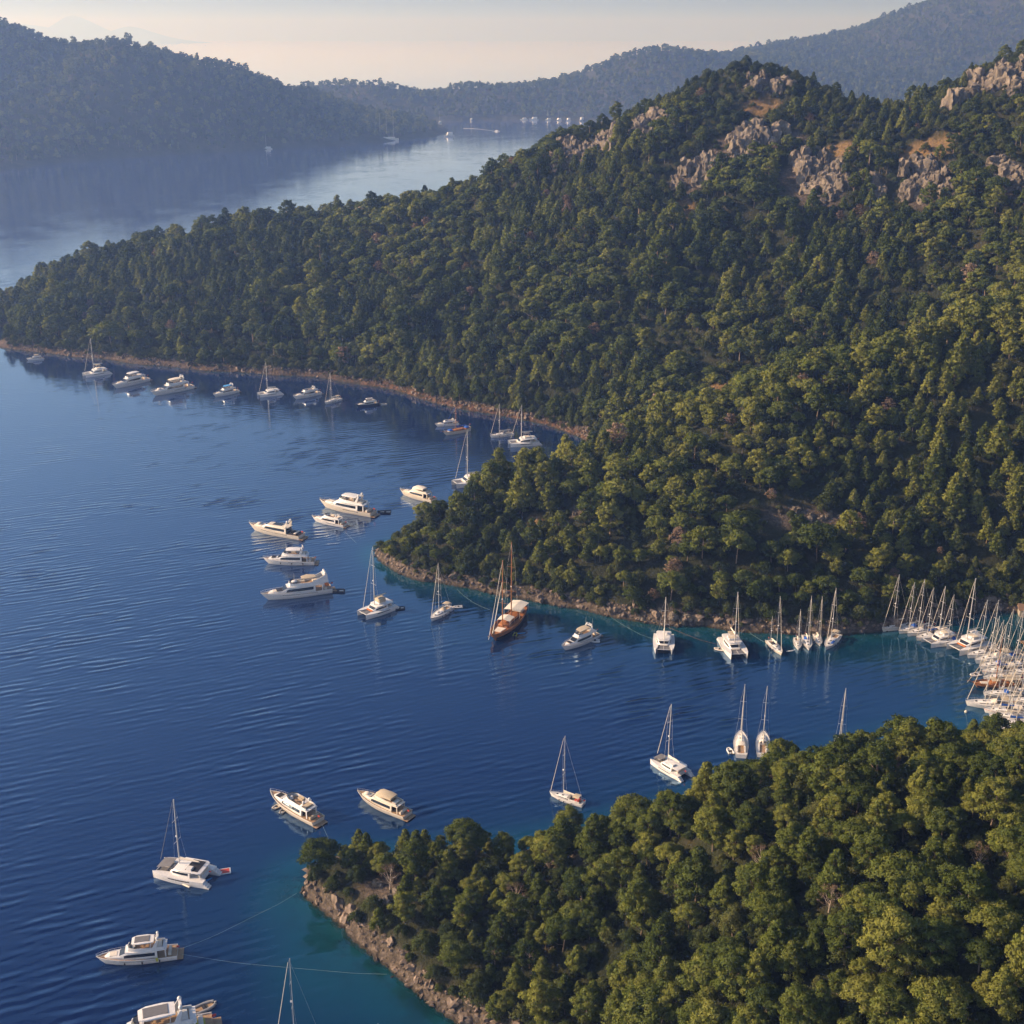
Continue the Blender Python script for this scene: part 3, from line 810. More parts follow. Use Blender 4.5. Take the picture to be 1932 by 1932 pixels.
for i in order:
    q = g.random(); X_, Y_, Z_ = x[i], y[i], h[i] - 0.25
    s_ = float(np.clip(g.normal(.82, .2), .45, 1.25)) * (0.8 if Z_ < 11 else 1.0)
    if q < 0.025 and n_d < 12:
        n_d += 1
        place_tree('withered_pine', NEAR_DEAD[n_d % 2], X_, Y_, Z_, g.uniform(.6, .9), g.uniform(0, 6.28), 'withered pine with pale bare branches among the green pines', GD)
    elif q < 0.24:
        n_o += 1
        place_tree('evergreen_shrub', NEAR_OAK[g.integers(4)], X_, Y_, Z_, g.uniform(.6, 1.05), g.uniform(0, 6.28), 'low rounded dark green shrub in the wood of the near point', GO)
    elif n_p < 300:
        n_p += 1
        place_tree('pine_tree', NEAR_PINE[g.integers(len(NEAR_PINE))], X_, Y_, Z_, s_, g.uniform(0, 6.28), 'olive green pine in the thick wood of the near point', GP)
    else: rest.append((X_, Y_, Z_, s_))
if rest:
    rest = np.array(rest)
    scatter_stuff('near_wood', [m[0] for m in NEAR_PINE], rest[:, :3], rest[:, 3], g.uniform(0, 6.28, len(rest)), g.integers(0, len(NEAR_PINE), len(rest)))
print('near trees', n_p, n_o, n_d, len(rest))
x, y, g = jitter_grid(14, -85, 320, 100, 352, 3.6)
h = land(x, y)
keep = (h > 1.9 + 1.5 * g.random(len(x))) & in_view(x, y, h, 50) & nearland(x, y) & (g.random(len(x)) < 0.9) & (bare_mask(x, y, (1,)) < 0.3 + 0.5 * (g.random(len(x)) < 0.4))
x, y, h = x[keep], y[keep], h[keep]
scatter_stuff('ground_cover', FAR_OAK, np.stack([x, y, h - 0.3], 1), np.clip(g.normal(0.46, 0.14, len(x)), 0.2, 0.85), g.uniform(0, 6.28, len(x)), g.integers(0, len(FAR_OAK), len(x)))

# ================================================================== BOATS
def mat_flat(name, col, rough=0.5, spec=0.5, metal=0.0, var=0.08, scale=1.5):
    k = NT(name)
    tc = k.new('ShaderNodeTexCoord')
    n = k.noise(scale, 4, 0.6, tc.outputs['Object'])
    a = tuple(c * (1 - var) for c in col); b = tuple(min(1, c * (1 + var)) for c in col)
    k.lk(k.ramp(n.outputs['Fac'], [(0.3, a), (0.7, b)]).outputs[0], k.b.inputs['Base Color'])
    k.b.inputs['Roughness'].default_value = rough
    k.b.inputs['Specular IOR Level'].default_value = spec
    k.b.inputs['Metallic'].default_value = metal
    return k.m
def mat_planks(name, a, b, scale=6.0):
    k = NT(name)
    tc = k.new('ShaderNodeTexCoord')
    wv = k.new('ShaderNodeTexWave', wave_type='BANDS', bands_direction='Y'); k.lk(tc.outputs['Object'], wv.inputs['Vector'])
    wv.inputs['Scale'].default_value = scale; wv.inputs['Distortion'].default_value = 0.4
    n = k.noise(1.2, 5, 0.6, tc.outputs['Object'])
    f = k.math('ADD', k.math('MULTIPLY', wv.outputs['Fac'], 0.35), k.math('MULTIPLY', n.outputs['Fac'], 0.65))
    k.lk(k.ramp(f, [(0.25, a), (0.7, b)]).outputs[0], k.b.inputs['Base Color'])
    k.b.inputs['Roughness'].default_value = 0.6
    return k.m
MB_ = {
    'white': mat_flat('white_gelcoat', (0.70, 0.69, 0.68), 0.28),
    'cream': mat_flat('cream_gelcoat', (0.64, 0.58, 0.49), 0.3),
    'shade': mat_flat('nonskid_deck', (0.62, 0.60, 0.56), 0.7),
    'glass': mat_flat('dark_glass', (0.012, 0.014, 0.018), 0.05, 0.8),
    'teak': mat_planks('teak_deck', (0.22, 0.13, 0.07), (0.42, 0.28, 0.16)),
    'wood': mat_planks('varnished_wood', (0.20, 0.075, 0.022), (0.42, 0.17, 0.055), 2.5),
    'beige': mat_flat('beige_canvas', (0.46, 0.39, 0.29), 0.9, 0.1),
    'pale': mat_flat('pale_canvas', (0.68, 0.62, 0.53), 0.9, 0.1),
    'grey': mat_flat('grey_canvas', (0.16, 0.16, 0.17), 0.9, 0.1),
    'dark': mat_flat('dark_fabric', (0.03, 0.03, 0.035), 0.8, 0.2),
    'blue': mat_flat('blue_canvas', (0.03, 0.11, 0.42), 0.9, 0.1),
    'sky': mat_flat('sky_blue_canvas', (0.08, 0.30, 0.62), 0.9, 0.1),
    'alu': mat_flat('mast_metal', (0.52, 0.51, 0.50), 0.4, 0.5, 0.2),
    'steel': mat_flat('steel_rail', (0.60, 0.60, 0.60), 0.3, 0.5, 0.6),
    'red': mat_flat('red_paint', (0.45, 0.05, 0.03), 0.6),
    'orange': mat_flat('orange_cover', (0.55, 0.17, 0.05), 0.8, 0.2),
    'tube': mat_flat('grey_rubber', (0.30, 0.30, 0.31), 0.6),
    'yellow': mat_flat('yellow_green_cloth', (0.45, 0.45, 0.06), 0.8),
    'navy': mat_flat('navy_hull', (0.015, 0.022, 0.045), 0.2),
    'rope': mat_flat('pale_rope', (0.24, 0.34, 0.33), 0.9),
    'stone': mat_flat('quay_stone', (0.34, 0.30, 0.25), 0.9, 0.2, 0, 0.3, 0.8),
    'tile': mat_flat('roof_tile', (0.20, 0.13, 0.09), 0.9, 0.2, 0, 0.3, 2.0),
}
class MB:
    def __init__(s): s.v = []; s.f = []
    def add(s, V, F):
        o = len(s.v); s.v += [tuple(p) for p in V]; s.f += [tuple(i + o for i in q) for q in F]; return s
    def box(s, x0, x1, y0, y1, z0, z1, tx=0.0, ty=0.0, rake=0.0):
        """box whose top is drawn in by tx, ty and pushed aft by rake"""
        V = [(x0, y0, z0), (x1, y0, z0), (x1, y1, z0), (x0, y1, z0), (x0 + tx - rake, y0 + ty, z1), (x1 - tx - rake, y0 + ty, z1), (x1 - tx - rake, y1 - ty, z1), (x0 + tx - rake, y1 - ty, z1)]
        return s.add(V, [(0, 3, 2, 1), (4, 5, 6, 7), (0, 1, 5, 4), (1, 2, 6, 5), (2, 3, 7, 6), (3, 0, 4, 7)])
    def rod(s, p, q, r, r2=None, n=6):
        V, F = tube([p, q], [r, r2 if r2 is not None else r], n); s.add(V, F)
        k = len(s.v); s.f.append(tuple(range(k - n, k))); return s
    def path(s, P, r, n=6):
        V, F = tube(P, [r] * len(P), n); return s.add(V, F)
    def ball(s, c, r, sz=1.0, n=8, m=5):
        V = []; F = []
        for i in range(m + 1):
            a = math.pi * i / m
            for j in range(n):
                b = 2 * math.pi * j / n
                V.append((c[0] + r * math.sin(a) * math.cos(b), c[1] + r * math.sin(a) * math.sin(b), c[2] + r * sz * math.cos(a)))
        for i in range(m):
            for j in range(n):
                F.append((i * n + j, (i + 1) * n + j, (i + 1) * n + (j + 1) % n, i * n + (j + 1) % n))
        return s.add(V, F)
    def loft(s, secs, cap0=True, cap1=True, closed=True):
        n = len(secs[0]); V = [p for q in secs for p in q]; F = []
        for i in range(len(secs) - 1):
            for j in range(n if closed else n - 1):
                F.append((i * n + j, i * n + (j + 1) % n, (i + 1) * n + (j + 1) % n, (i + 1) * n + j))
        if cap0: F.append(tuple(range(n - 1, -1, -1)))
        if cap1: F.append(tuple((len(secs) - 1) * n + j for j in range(n)))
        return s.add(V, F)
    def build(s, name, mat, parent, smooth=False, bevel=0.0):
        me = bpy.data.meshes.new(name)
        me.from_pydata(s.v, [], s.f); me.validate()
        bm = bmesh.new(); bm.from_mesh(me)
        bmesh.ops.remove_doubles(bm, verts=bm.verts, dist=0.0005)
        bmesh.ops.recalc_face_normals(bm, faces=bm.faces)
        if bevel > 0:
            es = [e for e in bm.edges if len(e.link_faces) == 2 and e.calc_face_angle(0) > 0.6]
            bmesh.ops.bevel(bm, geom=es, offset=bevel, segments=2, affect='EDGES', clamp_overlap=True)
        bm.to_mesh(me); bm.free()
        me.materials.append(MB_[mat])
        if smooth:
            me.polygons.foreach_set('use_smooth', np.ones(len(me.polygons), bool))
            me.set_sharp_from_angle(angle=R(38))
        return link(name, me, parent)

def hull_secs(L, B, za, zb, full=0.75, rake=0.10, draft=0.7, n=12, stern_w=0.88, flare=0.80, plumb=0.0, y0=0.0):
    """sections from transom to stem: port gunwale - keel - starboard gunwale"""
    out = []
    for i in range(n + 1):
        t = i / n
        if t < 0.45: yd = B / 2 * (stern_w + (1 - stern_w) * math.sin(t / 0.45 * math.pi / 2))
        else: yd = B / 2 * max(0.012, (1 - ((t - 0.45) / 0.55) ** (1.9 + full))) ** 0.85
        fl = flare * (1 - 0.65 * max(0, (t - 0.4) / 0.6) ** 1.5)
        yw = yd * fl if t < 1 else yd * 0.5
        zd = za + (zb - za) * t ** 1.8
        xd = L * (t - 0.5); xw = xd - rake * L * max(0, (t - 0.55) / 0.45) ** 2
        kz = -draft * (1 - 0.8 * max(0, (t - 0.6) / 0.4) ** 2)
        pr = [(xd, yd, zd), (xd + (xw - xd) * 0.45, yd * 0.45 + yw * 0.55 + (yd - yw) * 0.12, zd * 0.5), (xw, yw, 0.02), (xw, yw * 0.6, kz * 0.75), (xw, 0.0, kz)]
        sec = [(x, y0 + y, z) for x, y, z in pr] + [(x, y0 - y, z) for x, y, z in pr[-2::-1]]
        out.append(sec)
    return out
def hull_part(root, secs, mat, name='hull'):
    m = MB(); m.loft(secs, True, False, closed=False)
    return m.build(name, mat, root, smooth=True)
def deck_part(root, secs, mat, drop=0.12, inset=0.94, t0=0, t1=None, name='deck'):
    m = MB(); S_ = secs[t0:t1]
    V = []
    for s in S_:
        cyy = (s[0][1] + s[-1][1]) / 2
        V += [(s[0][0] - 0.01, cyy + (s[0][1] - cyy) * inset, s[0][2] - drop), (s[-1][0] - 0.01, cyy + (s[-1][1] - cyy) * inset, s[-1][2] - drop)]
    F = [(2 * i, 2 * i + 1, 2 * i + 3, 2 * i + 2) for i in range(len(S_) - 1)]
    return m.add(V, F).build(name, mat, root)
def gunwale(root, secs, mat, r=0.07, name='gunwale'):
    m = MB(); m.path([s[0] for s in secs], r, 5); m.path([s[-1] for s in secs], r, 5)
    return m.build(name, mat, root)
def house_secs(st):
    """stations (x, bottom half width, top half width, z bottom, z top)"""
    return [[(x, wb, zb), (x, wt + (wb - wt) * 0.35, zb + (zt - zb) * 0.78), (x, wt * 0.86, zt), (x, -wt * 0.86, zt), (x, -wt - (wb - wt) * 0.35, zb + (zt - zb) * 0.78), (x, -wb, zb)] for x, wb, wt, zb, zt in st]
def lerp_st(a, b, t): return tuple(p + (q - p) * t for p, q in zip(a, b))
def side_band(m, st, f0, f1, off=0.025):
    """thin glazing panels on both sides between height fractions f0 and f1"""
    for sg in (1, -1):
        V = []
        for x, wb, wt, zb, zt in st:
            for f in (f0, f1):
                t = f / 0.78; w_ = wb + (wt + (wb - wt) * 0.35 - wb) * min(t, 1)
                V.append((x, sg * (w_ + off), zb + (zt - zb) * f))
        n = len(st)
        F = [(2 * i, 2 * i + 1, 2 * i + 3, 2 * i + 2) for i in range(n - 1)]
        m.add(V, F)
        V2 = [(x, y - sg * 0.06, z) for x, y, z in V]
        m.add(V2, F)
        o = len(m.v) - 4 * n
        for a, b in ((0, 1), (2 * n - 2, 2 * n - 1)): m.f.append((o + a, o + b, o + b + 2 * n, o + a + 2 * n))
        for i in range(n - 1):
            for e in (0, 1): m.f.append((o + 2 * i + e, o + 2 * i + 2 + e, o + 2 * i + 2 + e + 2 * n, o + 2 * i + e + 2 * n))
    return m
def raked_pane(m, a, b, f0=0.12, f1=0.9, wid=0.80, off=0.03):
    """windscreen lying on the sloping front between stations a (low) and b (high)"""
    p = lerp_st(a, b, f0); q = lerp_st(a, b, f1)
    dx, dz = q[0] - p[0], q[4] - p[4]; l = math.hypot(dx, dz); nx, nz = dz / l * off, -dx / l * off
    if nz < 0: nx, nz = -nx, -nz
    V = []
    for s_, o in ((p, 1), (q, 1), (q, -0.6), (p, -0.6)):
        V += [(s_[0] + nx * o, s_[2] * wid, s_[4] + nz * o), (s_[0] + nx * o, -s_[2] * wid, s_[4] + nz * o)]
    return m.add(V, [(0, 1, 3, 2), (4, 5, 7, 6), (0, 2, 4, 6), (1, 7, 5, 3), (2, 3, 5, 4), (0, 6, 7, 1)])
def rails(root, secs, i0, h, mat='steel', r=0.035, inset=0.97):
    m = MB()
    for side in (0, -1):
        P = [(s[side][0] - 0.05, s[side][1] * inset, s[side][2] + h) for s in secs[i0:]]
        m.path(P, r, 4)
        for s, p in zip(secs[i0:], P): m.rod((p[0], p[1], p[2] - h), p, r * 0.8, n=4)
    return m.build('guard_rail', mat, root)
def flag_part(root, x, z, k, mat='red'):
    m = MB(); m.box(x - 0.75 * k, x, -0.02, 0.02, z + 0.7 * k, z + 1.2 * k, 0.0, 0.0, 0.12)
    f = m.build('flag', mat, root)
    MB().rod((x, 0, z), (x - 0.1 * k, 0, z + 1.3 * k), 0.03).build('flagstaff', 'steel', f)
def fenders(root, secs, ii, mat='dark', r=0.2, both=True):
    for i in ii:
        for side in ((0, -1) if both else (0,)):
            s = secs[i][side]; sg = 1 if side == 0 else -1
            MB().ball((s[0], s[1] + sg * 0.12, s[2] * 0.55), r, 1.9).build('fender', mat, root)

def motor_yacht(L, roof='bimini', canvas='beige', hullm='white', topm='white', deckm='teak', pads='pale', stripe=True, arch=True, stripe_m='glass', decks=2, sport=False, domes=2, extras=(), k=None):
    root = empty('motor_yacht'); k = k or L / 20.0 * (0.92 if L > 22 else 1.0)
    Bm = 5.3 * k * (1.0 if L < 22 else 0.92)
    secs = hull_secs(L, Bm, 1.55 * k, 2.55 * k, 0.5, 0.10, 0.8 * k, 14)
    hb = Bm / 2
    h = hull_part(root, secs, hullm)
    if stripe:
        for sg in (1, -1):
            m = MB(); V = []
            for i in range(3, 11):
                s = secs[i]; a = s[0]; b = s[1]
                f0, f1 = (0.42, 0.62) if stripe != 'long' else (0.40, 0.52)
                for f in (f0, f1):
                    V.append((a[0] + (b[0] - a[0]) * f, sg * (abs(a[1]) + (abs(b[1]) - abs(a[1])) * f + 0.025 * k), a[2] + (b[2] - a[2]) * f))
                if stripe == 'short' and i == 7: break
            n = len(V) // 2
            m.add(V, [(2 * i, 2 * i + 1, 2 * i + 3, 2 * i + 2) for i in range(n - 1)])
            m.build('hull_window', stripe_m, h)
    deck_part(root, secs, deckm, 0.18 * k, 0.95)
    gunwale(root, secs, hullm, 0.07 * k)
    # bathing platform
    MB().box(-L / 2 - 1.5 * k, -L / 2 + 0.05, -hb * 0.8, hb * 0.8, 0.22 * k, 0.40 * k).build('swim_platform', deckm, root, bevel=0.05)
    x = lambda v: v * k * (L / (20 * k))
    # foredeck trunk and sunpad
    tr = [(x(8.0), 0.3 * k, 0.2 * k, 2.1 * k, 2.2 * k), (x(7.2), 1.0 * k, 0.85 * k, 2.0 * k, 2.62 * k), (x(4.2), 1.65 * k, 1.5 * k, 1.7 * k, 2.72 * k), (x(3.6), 1.75 * k, 1.6 * k, 1.6 * k, 2.72 * k)]
    cabz = 3.65 * k
    fr = MB().loft(house_secs(tr)).build('foredeck_trunk', topm, root, True)
    MB().box(x(4.7), x(6.7), -0.95 * k, 0.95 * k, 2.66 * k, 2.80 * k, 0.06, 0.06).build('sunpad', pads, root, bevel=0.04)
    # saloon
    st = [(x(4.9), 1.5 * k, 1.25 * k, 1.6 * k, 2.35 * k), (x(2.3), 1.95 * k, 1.72 * k, 1.5 * k, cabz), (x(-1.5), 2.08 * k, 1.85 * k, 1.4 * k, cabz + 0.05 * k), (x(-5.2), 2.05 * k, 1.85 * k, 1.35 * k, cabz + 0.05 * k)]
    cb = MB().loft(house_secs(st)).build('cabin', topm, root, True)
    raked_pane(MB(), st[0], st[1], 0.14, 0.93, 0.86).build('windscreen', 'glass', cb)
    ws = [lerp_st(st[0], st[1], 0.72), st[1], st[2], lerp_st(st[2], st[3], 0.85)]
    side_band(MB(), ws, 0.36, 0.76).build('side_window', 'glass', cb)
    MB().box(x(-5.25) - 0.03, x(-5.2) + 0.04, -1.5 * k, 1.5 * k, 1.5 * k, 3.4 * k).build('patio_door', 'glass', cb)
    # cockpit sofa
    MB().box(x(-8.6), x(-7.8), -1.6 * k, 1.6 * k, 1.4 * k, 2.15 * k, 0.05, 0.05).build('cockpit_sofa', pads, root, bevel=0.06)
    zt = cabz
    if sport:
        MB().loft(house_secs([(x(1.8), 1.6 * k, 1.5 * k, zt + 0.0, zt + 0.12 * k), (x(-3.5), 1.7 * k, 1.55 * k, zt + 0.02, zt + 0.3 * k), (x(-5.8), 1.7 * k, 1.4 * k, zt, zt + 0.1 * k)])).build('coupe_roof', topm, root, True)
        MB().box(x(-3.2), x(0.2), -1.1 * k, 1.1 * k, zt + 0.28 * k, zt + 0.36 * k).build('sunroof', 'glass', root)
        MB().box(x(-9.0), x(-6.2), -1.7 * k, 1.7 * k, 1.5 * k, 1.95 * k, 0.1, 0.1).build('aft_sunpad', 'dark', root, bevel=0.06)
        fz = zt + 0.35 * k
    else:
        # flybridge deck, coaming, helm, seats
        MB().loft(house_secs([(x(2.7), 1.55 * k, 1.5 * k, zt, zt + 0.16 * k), (x(0.5), 2.12 * k, 2.1 * k, zt + 0.02, zt + 0.24 * k), (x(-5.0), 2.2 * k, 2.15 * k, zt + 0.02, zt + 0.24 * k), (x(-7.6), 2.0 * k, 1.9 * k, zt + 0.02, zt + 0.22 * k)])).build('flybridge_deck', topm, root, True)
        for sg in (1, -1):
            MB().box(x(-7.4), x(-7.1), sg * 1.75 * k - 0.1 * k, sg * 1.75 * k + 0.1 * k, 1.4 * k, zt + 0.05).build('deck_post', topm, root)
        fz = zt + 0.24 * k
        m = MB()
        P = [(x(-6.9), 1.85 * k), (x(-3.0), 2.0 * k), (x(0.3), 1.9 * k), (x(1.9), 1.2 * k), (x(2.2), 0)]
        P = P + [(a, -b) for a, b in P[-2::-1]]
        hh = [0.5, 0.72, 0.85, 0.9, 0.9, 0.9, 0.85, 0.72, 0.5]
        sc_ = []
        for (a, b), q in zip(P, hh):
            ins = 0.88
            sc_.append([(a, b, fz - 0.02), (a - 0.10 * k, b * 0.96, fz + q * k), (a * 1.0 - 0.24 * k, b * ins, fz + q * k), (a - 0.24 * k, b * ins * 0.98, fz - 0.02)])
        m.loft(sc_); m.build('flybridge_coaming', topm, root, True)
        MB().box(x(-6.6), x(1.0), -1.6 * k, 1.6 * k, fz - 0.01, fz + 0.03).build('flybridge_floor', deckm, root)
        m = MB()
        for i in range(2, 6):
            (a, b), (c, d) = P[i], P[i + 1]
            q = fz + 0.9 * k
            m.loft([[(a - 0.14 * k, b * 0.93, q - 0.1 * k), (a - 0.45 * k, b * 0.85, q + 0.4 * k), (a - 0.49 * k, b * 0.85, q + 0.4 * k), (a - 0.18 * k, b * 0.93, q - 0.1 * k)], [(c - 0.14 * k, d * 0.93, q - 0.1 * k), (c - 0.45 * k, d * 0.85, q + 0.4 * k), (c - 0.49 * k, d * 0.85, q + 0.4 * k), (c - 0.18 * k, d * 0.93, q - 0.1 * k)]])
        m.build('flybridge_screen', 'glass', root)
        MB().box(x(0.1), x(0.9), -0.2 * k, 1.1 * k, fz, fz + 0.85 * k, 0.1, 0.05).build('helm_console', topm, root, bevel=0.05)
        s1 = MB().box(x(-2.8), x(-0.8), -1.65 * k, -0.75 * k, fz, fz + 0.5 * k).box(x(-2.8), x(-0.8), -1.7 * k, -1.45 * k, fz + 0.5 * k, fz + 0.85 * k)
        s1.build('flybridge_sofa', pads, root, bevel=0.05)
        MB().box(x(-6.4), x(-4.8), -1.4 * k, 1.4 * k, fz, fz + 0.42 * k, 0.05, 0.05).build('aft_sunpad', pads, root, bevel=0.05)
        MB().box(x(-2.4), x(-1.2), 0.2 * k, 0.9 * k, fz + 0.55 * k, fz + 0.62 * k).rod((x(-1.8), 0.55 * k, fz), (x(-1.8), 0.55 * k, fz + 0.56 * k), 0.07 * k).build('table', 'teak', root)
    top = fz + 2.15 * k
    if not sport and roof in ('bimini', 'hardtop'):
        rm = canvas if roof == 'bimini' else topm
        sl = [(x(0.9), 1.3 * k, 1.2 * k, top - 0.14 * k, top), (x(-0.3), 1.75 * k, 1.6 * k, top - 0.1 * k, top + 0.16 * k), (x(-2.8), 1.8 * k, 1.65 * k, top - 0.08 * k, top + 0.2 * k), (x(-4.6), 1.6 * k, 1.4 * k, top - 0.1 * k, top + 0.06 * k)]
        hd = MB().loft(house_secs(sl)).build('bimini' if roof == 'bimini' else 'hardtop', rm, root, True)
        if roof == 'hardtop' and canvas in ('grey', 'dark'):
            MB().box(x(-3.6), x(0.2), -1.2 * k, 1.2 * k, top + 0.17 * k, top + 0.25 * k, 0.1, 0.1).build('roof_panel', canvas, hd)
        m = MB()
        for xx, yy in ((x(0.3), 1.4), (x(-3.9), 1.5)):
            for sg in (1, -1): m.rod((xx + 0.3 * k, sg * yy * 1.15 * k, fz + 0.5 * k), (xx, sg * yy * k, top - 0.05 * k), 0.06 * k, n=5)
        m.build('roof_posts', 'steel' if roof == 'bimini' else topm, hd)
    if arch:
        ax = x(-4.9); az = top + (0.25 * k if roof in ('bimini', 'hardtop') and not sport else -0.9 * k)
        b0 = fz + 0.3 * k if not sport else zt + 0.05
        m = MB()
        for sg in (1, -1):
            m.loft([[(ax - 0.2 * k, sg * 1.95 * k, b0), (ax + 0.9 * k, sg * 1.95 * k, b0), (ax + 0.9 * k, sg * 1.8 * k, b0), (ax - 0.2 * k, sg * 1.8 * k, b0)],
                    [(ax - 0.8 * k, sg * 1.65 * k, az), (ax - 0.3 * k, sg * 1.65 * k, az), (ax - 0.3 * k, sg * 1.5 * k, az), (ax - 0.8 * k, sg * 1.5 * k, az)]])
        m.box(ax - 0.8 * k, ax - 0.3 * k, -1.65 * k, 1.65 * k, az - 0.02, az + 0.16 * k)
        ar = m.build('radar_arch', topm, root, True)
        for i in range(domes):
            MB().ball((ax - 0.55 * k, (1.1 if i == 0 else -1.1) * k, az + 0.48 * k), 0.38 * k, 1.15, 10, 6).build('radar_dome', 'white', ar, True)
        MB().rod((ax - 0.55 * k, 0, az + 0.1 * k), (ax - 0.75 * k, 0, az + 1.2 * k), 0.09 * k, 0.04 * k).box(ax - 0.8 * k, ax - 0.55 * k, -0.6 * k, 0.6 * k, az + 0.62 * k, az + 0.72 * k).build('antenna_mast', 'white', ar)
    rails(root, secs, 7, 0.65 * k, r=0.035 * k)
    flag_part(root, -L / 2 + 0.2, 1.7 * k, k)
    for e in extras:
        if e == 'dome_tender': pass
        if e == 'solar':
            MB().box(x(3.2), x(5.6), -1.1 * k, 1.1 * k, 2.84 * k, 2.90 * k).build('hatch', 'dark', root)
        if e == 'lounge': MB().box(x(5.0), x(6.6), -1.05 * k, 1.05 * k, 2.82 * k, 2.92 * k, 0.1, 0.1).build('deck_cover', 'dark', root)
        if e == 'orange_tube':
            MB().ball((x(-8.6), 1.2 * k, 3.0 * k), 0.8 * k, 0.8, 10, 6).build('inflatable_float', 'orange', root, True)
        if e == 'sweep':                       # high raked funnel fin aft, canopy amidships
            m = MB()
            m.loft([[(x(-2.5), s * 2.0 * k, fz), (x(-9.0), s * 2.0 * k, fz), (x(-9.0), s * 1.85 * k, fz), (x(-2.5), s * 1.85 * k, fz)] for s in (1,)] + [[(x(-7.6), 1.7 * k, fz + 2.2 * k), (x(-8.8), 1.7 * k, fz + 2.2 * k), (x(-8.8), 1.55 * k, fz + 2.2 * k), (x(-7.6), 1.55 * k, fz + 2.2 * k)]])
            m.loft([[(x(-2.5), -2.0 * k, fz), (x(-9.0), -2.0 * k, fz), (x(-9.0), -1.85 * k, fz), (x(-2.5), -1.85 * k, fz)], [(x(-7.6), -1.7 * k, fz + 2.2 * k), (x(-8.8), -1.7 * k, fz + 2.2 * k), (x(-8.8), -1.55 * k, fz + 2.2 * k), (x(-7.6), -1.55 * k, fz + 2.2 * k)]])
            m.box(x(-8.8), x(-7.6), -1.7 * k, 1.7 * k, fz + 2.1 * k, fz + 2.4 * k)
            fn = m.build('raked_fin', topm, root, True)
            for yy in (-1.2, 0, 1.2): MB().ball((x(-8.3), yy * k, fz + 2.8 * k), 0.42 * k, 1.2, 10, 6).build('radar_dome', 'white', fn, True)
            MB().loft(house_secs([(x(-1.6), 1.1 * k, 1.0 * k, fz + 1.9 * k, fz + 2.0 * k), (x(-3.4), 1.7 * k, 1.5 * k, fz + 1.95 * k, fz + 2.2 * k), (x(-5.6), 1.2 * k, 1.0 * k, fz + 1.9 * k, fz + 2.0 * k)])).build('sun_canopy', 'beige', root, True)
            MB().rod((x(-1.8), 0, fz), (x(-2.6), 0, fz + 1.95 * k), 0.06 * k).rod((x(-5.2), 0, fz), (x(-4.6), 0, fz + 1.95 * k), 0.06 * k).build('canopy_pole', 'steel', root)
            MB().ball((x(0.4), 0, fz + 0.9 * k), 1.0 * k, 0.5, 12, 6).build('wheelhouse_dome', 'white', root, True)
            MB().rod((x(0.4), 0, fz + 1.3 * k), (x(0.4), 0, fz + 3.8 * k), 0.06 * k, 0.03 * k).build('whip_antenna', 'alu', root)
        if e == 'antennas':
            for sg in (1, -1): MB().rod((x(-5.2), sg * 1.7 * k, fz + 2.2 * k), (x(-5.4), sg * 1.75 * k, fz + 5.8 * k), 0.05 * k, 0.03 * k).build('whip_antenna', 'alu', root)
        if e == 'yellow_mat': MB().box(x(-8.9), x(-6.4), -1.1 * k, 0.6 * k, 1.62 * k, 1.8 * k, 0.2, 0.2).build('inflatable_float', 'yellow', root, bevel=0.08)
        if e == 'towel': MB().box(x(-5.4), x(-4.8), hb + 0.02, hb + 0.07, 0.9 * k, 2.0 * k).build('towel', 'yellow', root)
        if e == 'fenders': fenders(root, secs, (3, 6, 9), 'dark', 0.2 * k)
        if e == 'bow_tender': MB().ball((x(6.0), 0, 2.85 * k), 1.0 * k, 0.45, 12, 6).build('covered_tender', 'pale', root, True)
        if e == 'soft_top':
            MB().loft(house_secs([(x(1.4), 1.5 * k, 1.2 * k, fz + 0.5 * k, fz + 1.5 * k), (x(0.2), 1.75 * k, 1.55 * k, fz + 0.8 * k, fz + 2.0 * k), (x(-3.0), 1.8 * k, 1.6 * k, fz + 1.2 * k, fz + 2.1 * k), (x(-4.8), 1.8 * k, 1.6 * k, fz + 1.2 * k, fz + 1.8 * k)])).build('canvas_roof', canvas, root, True)
    return root

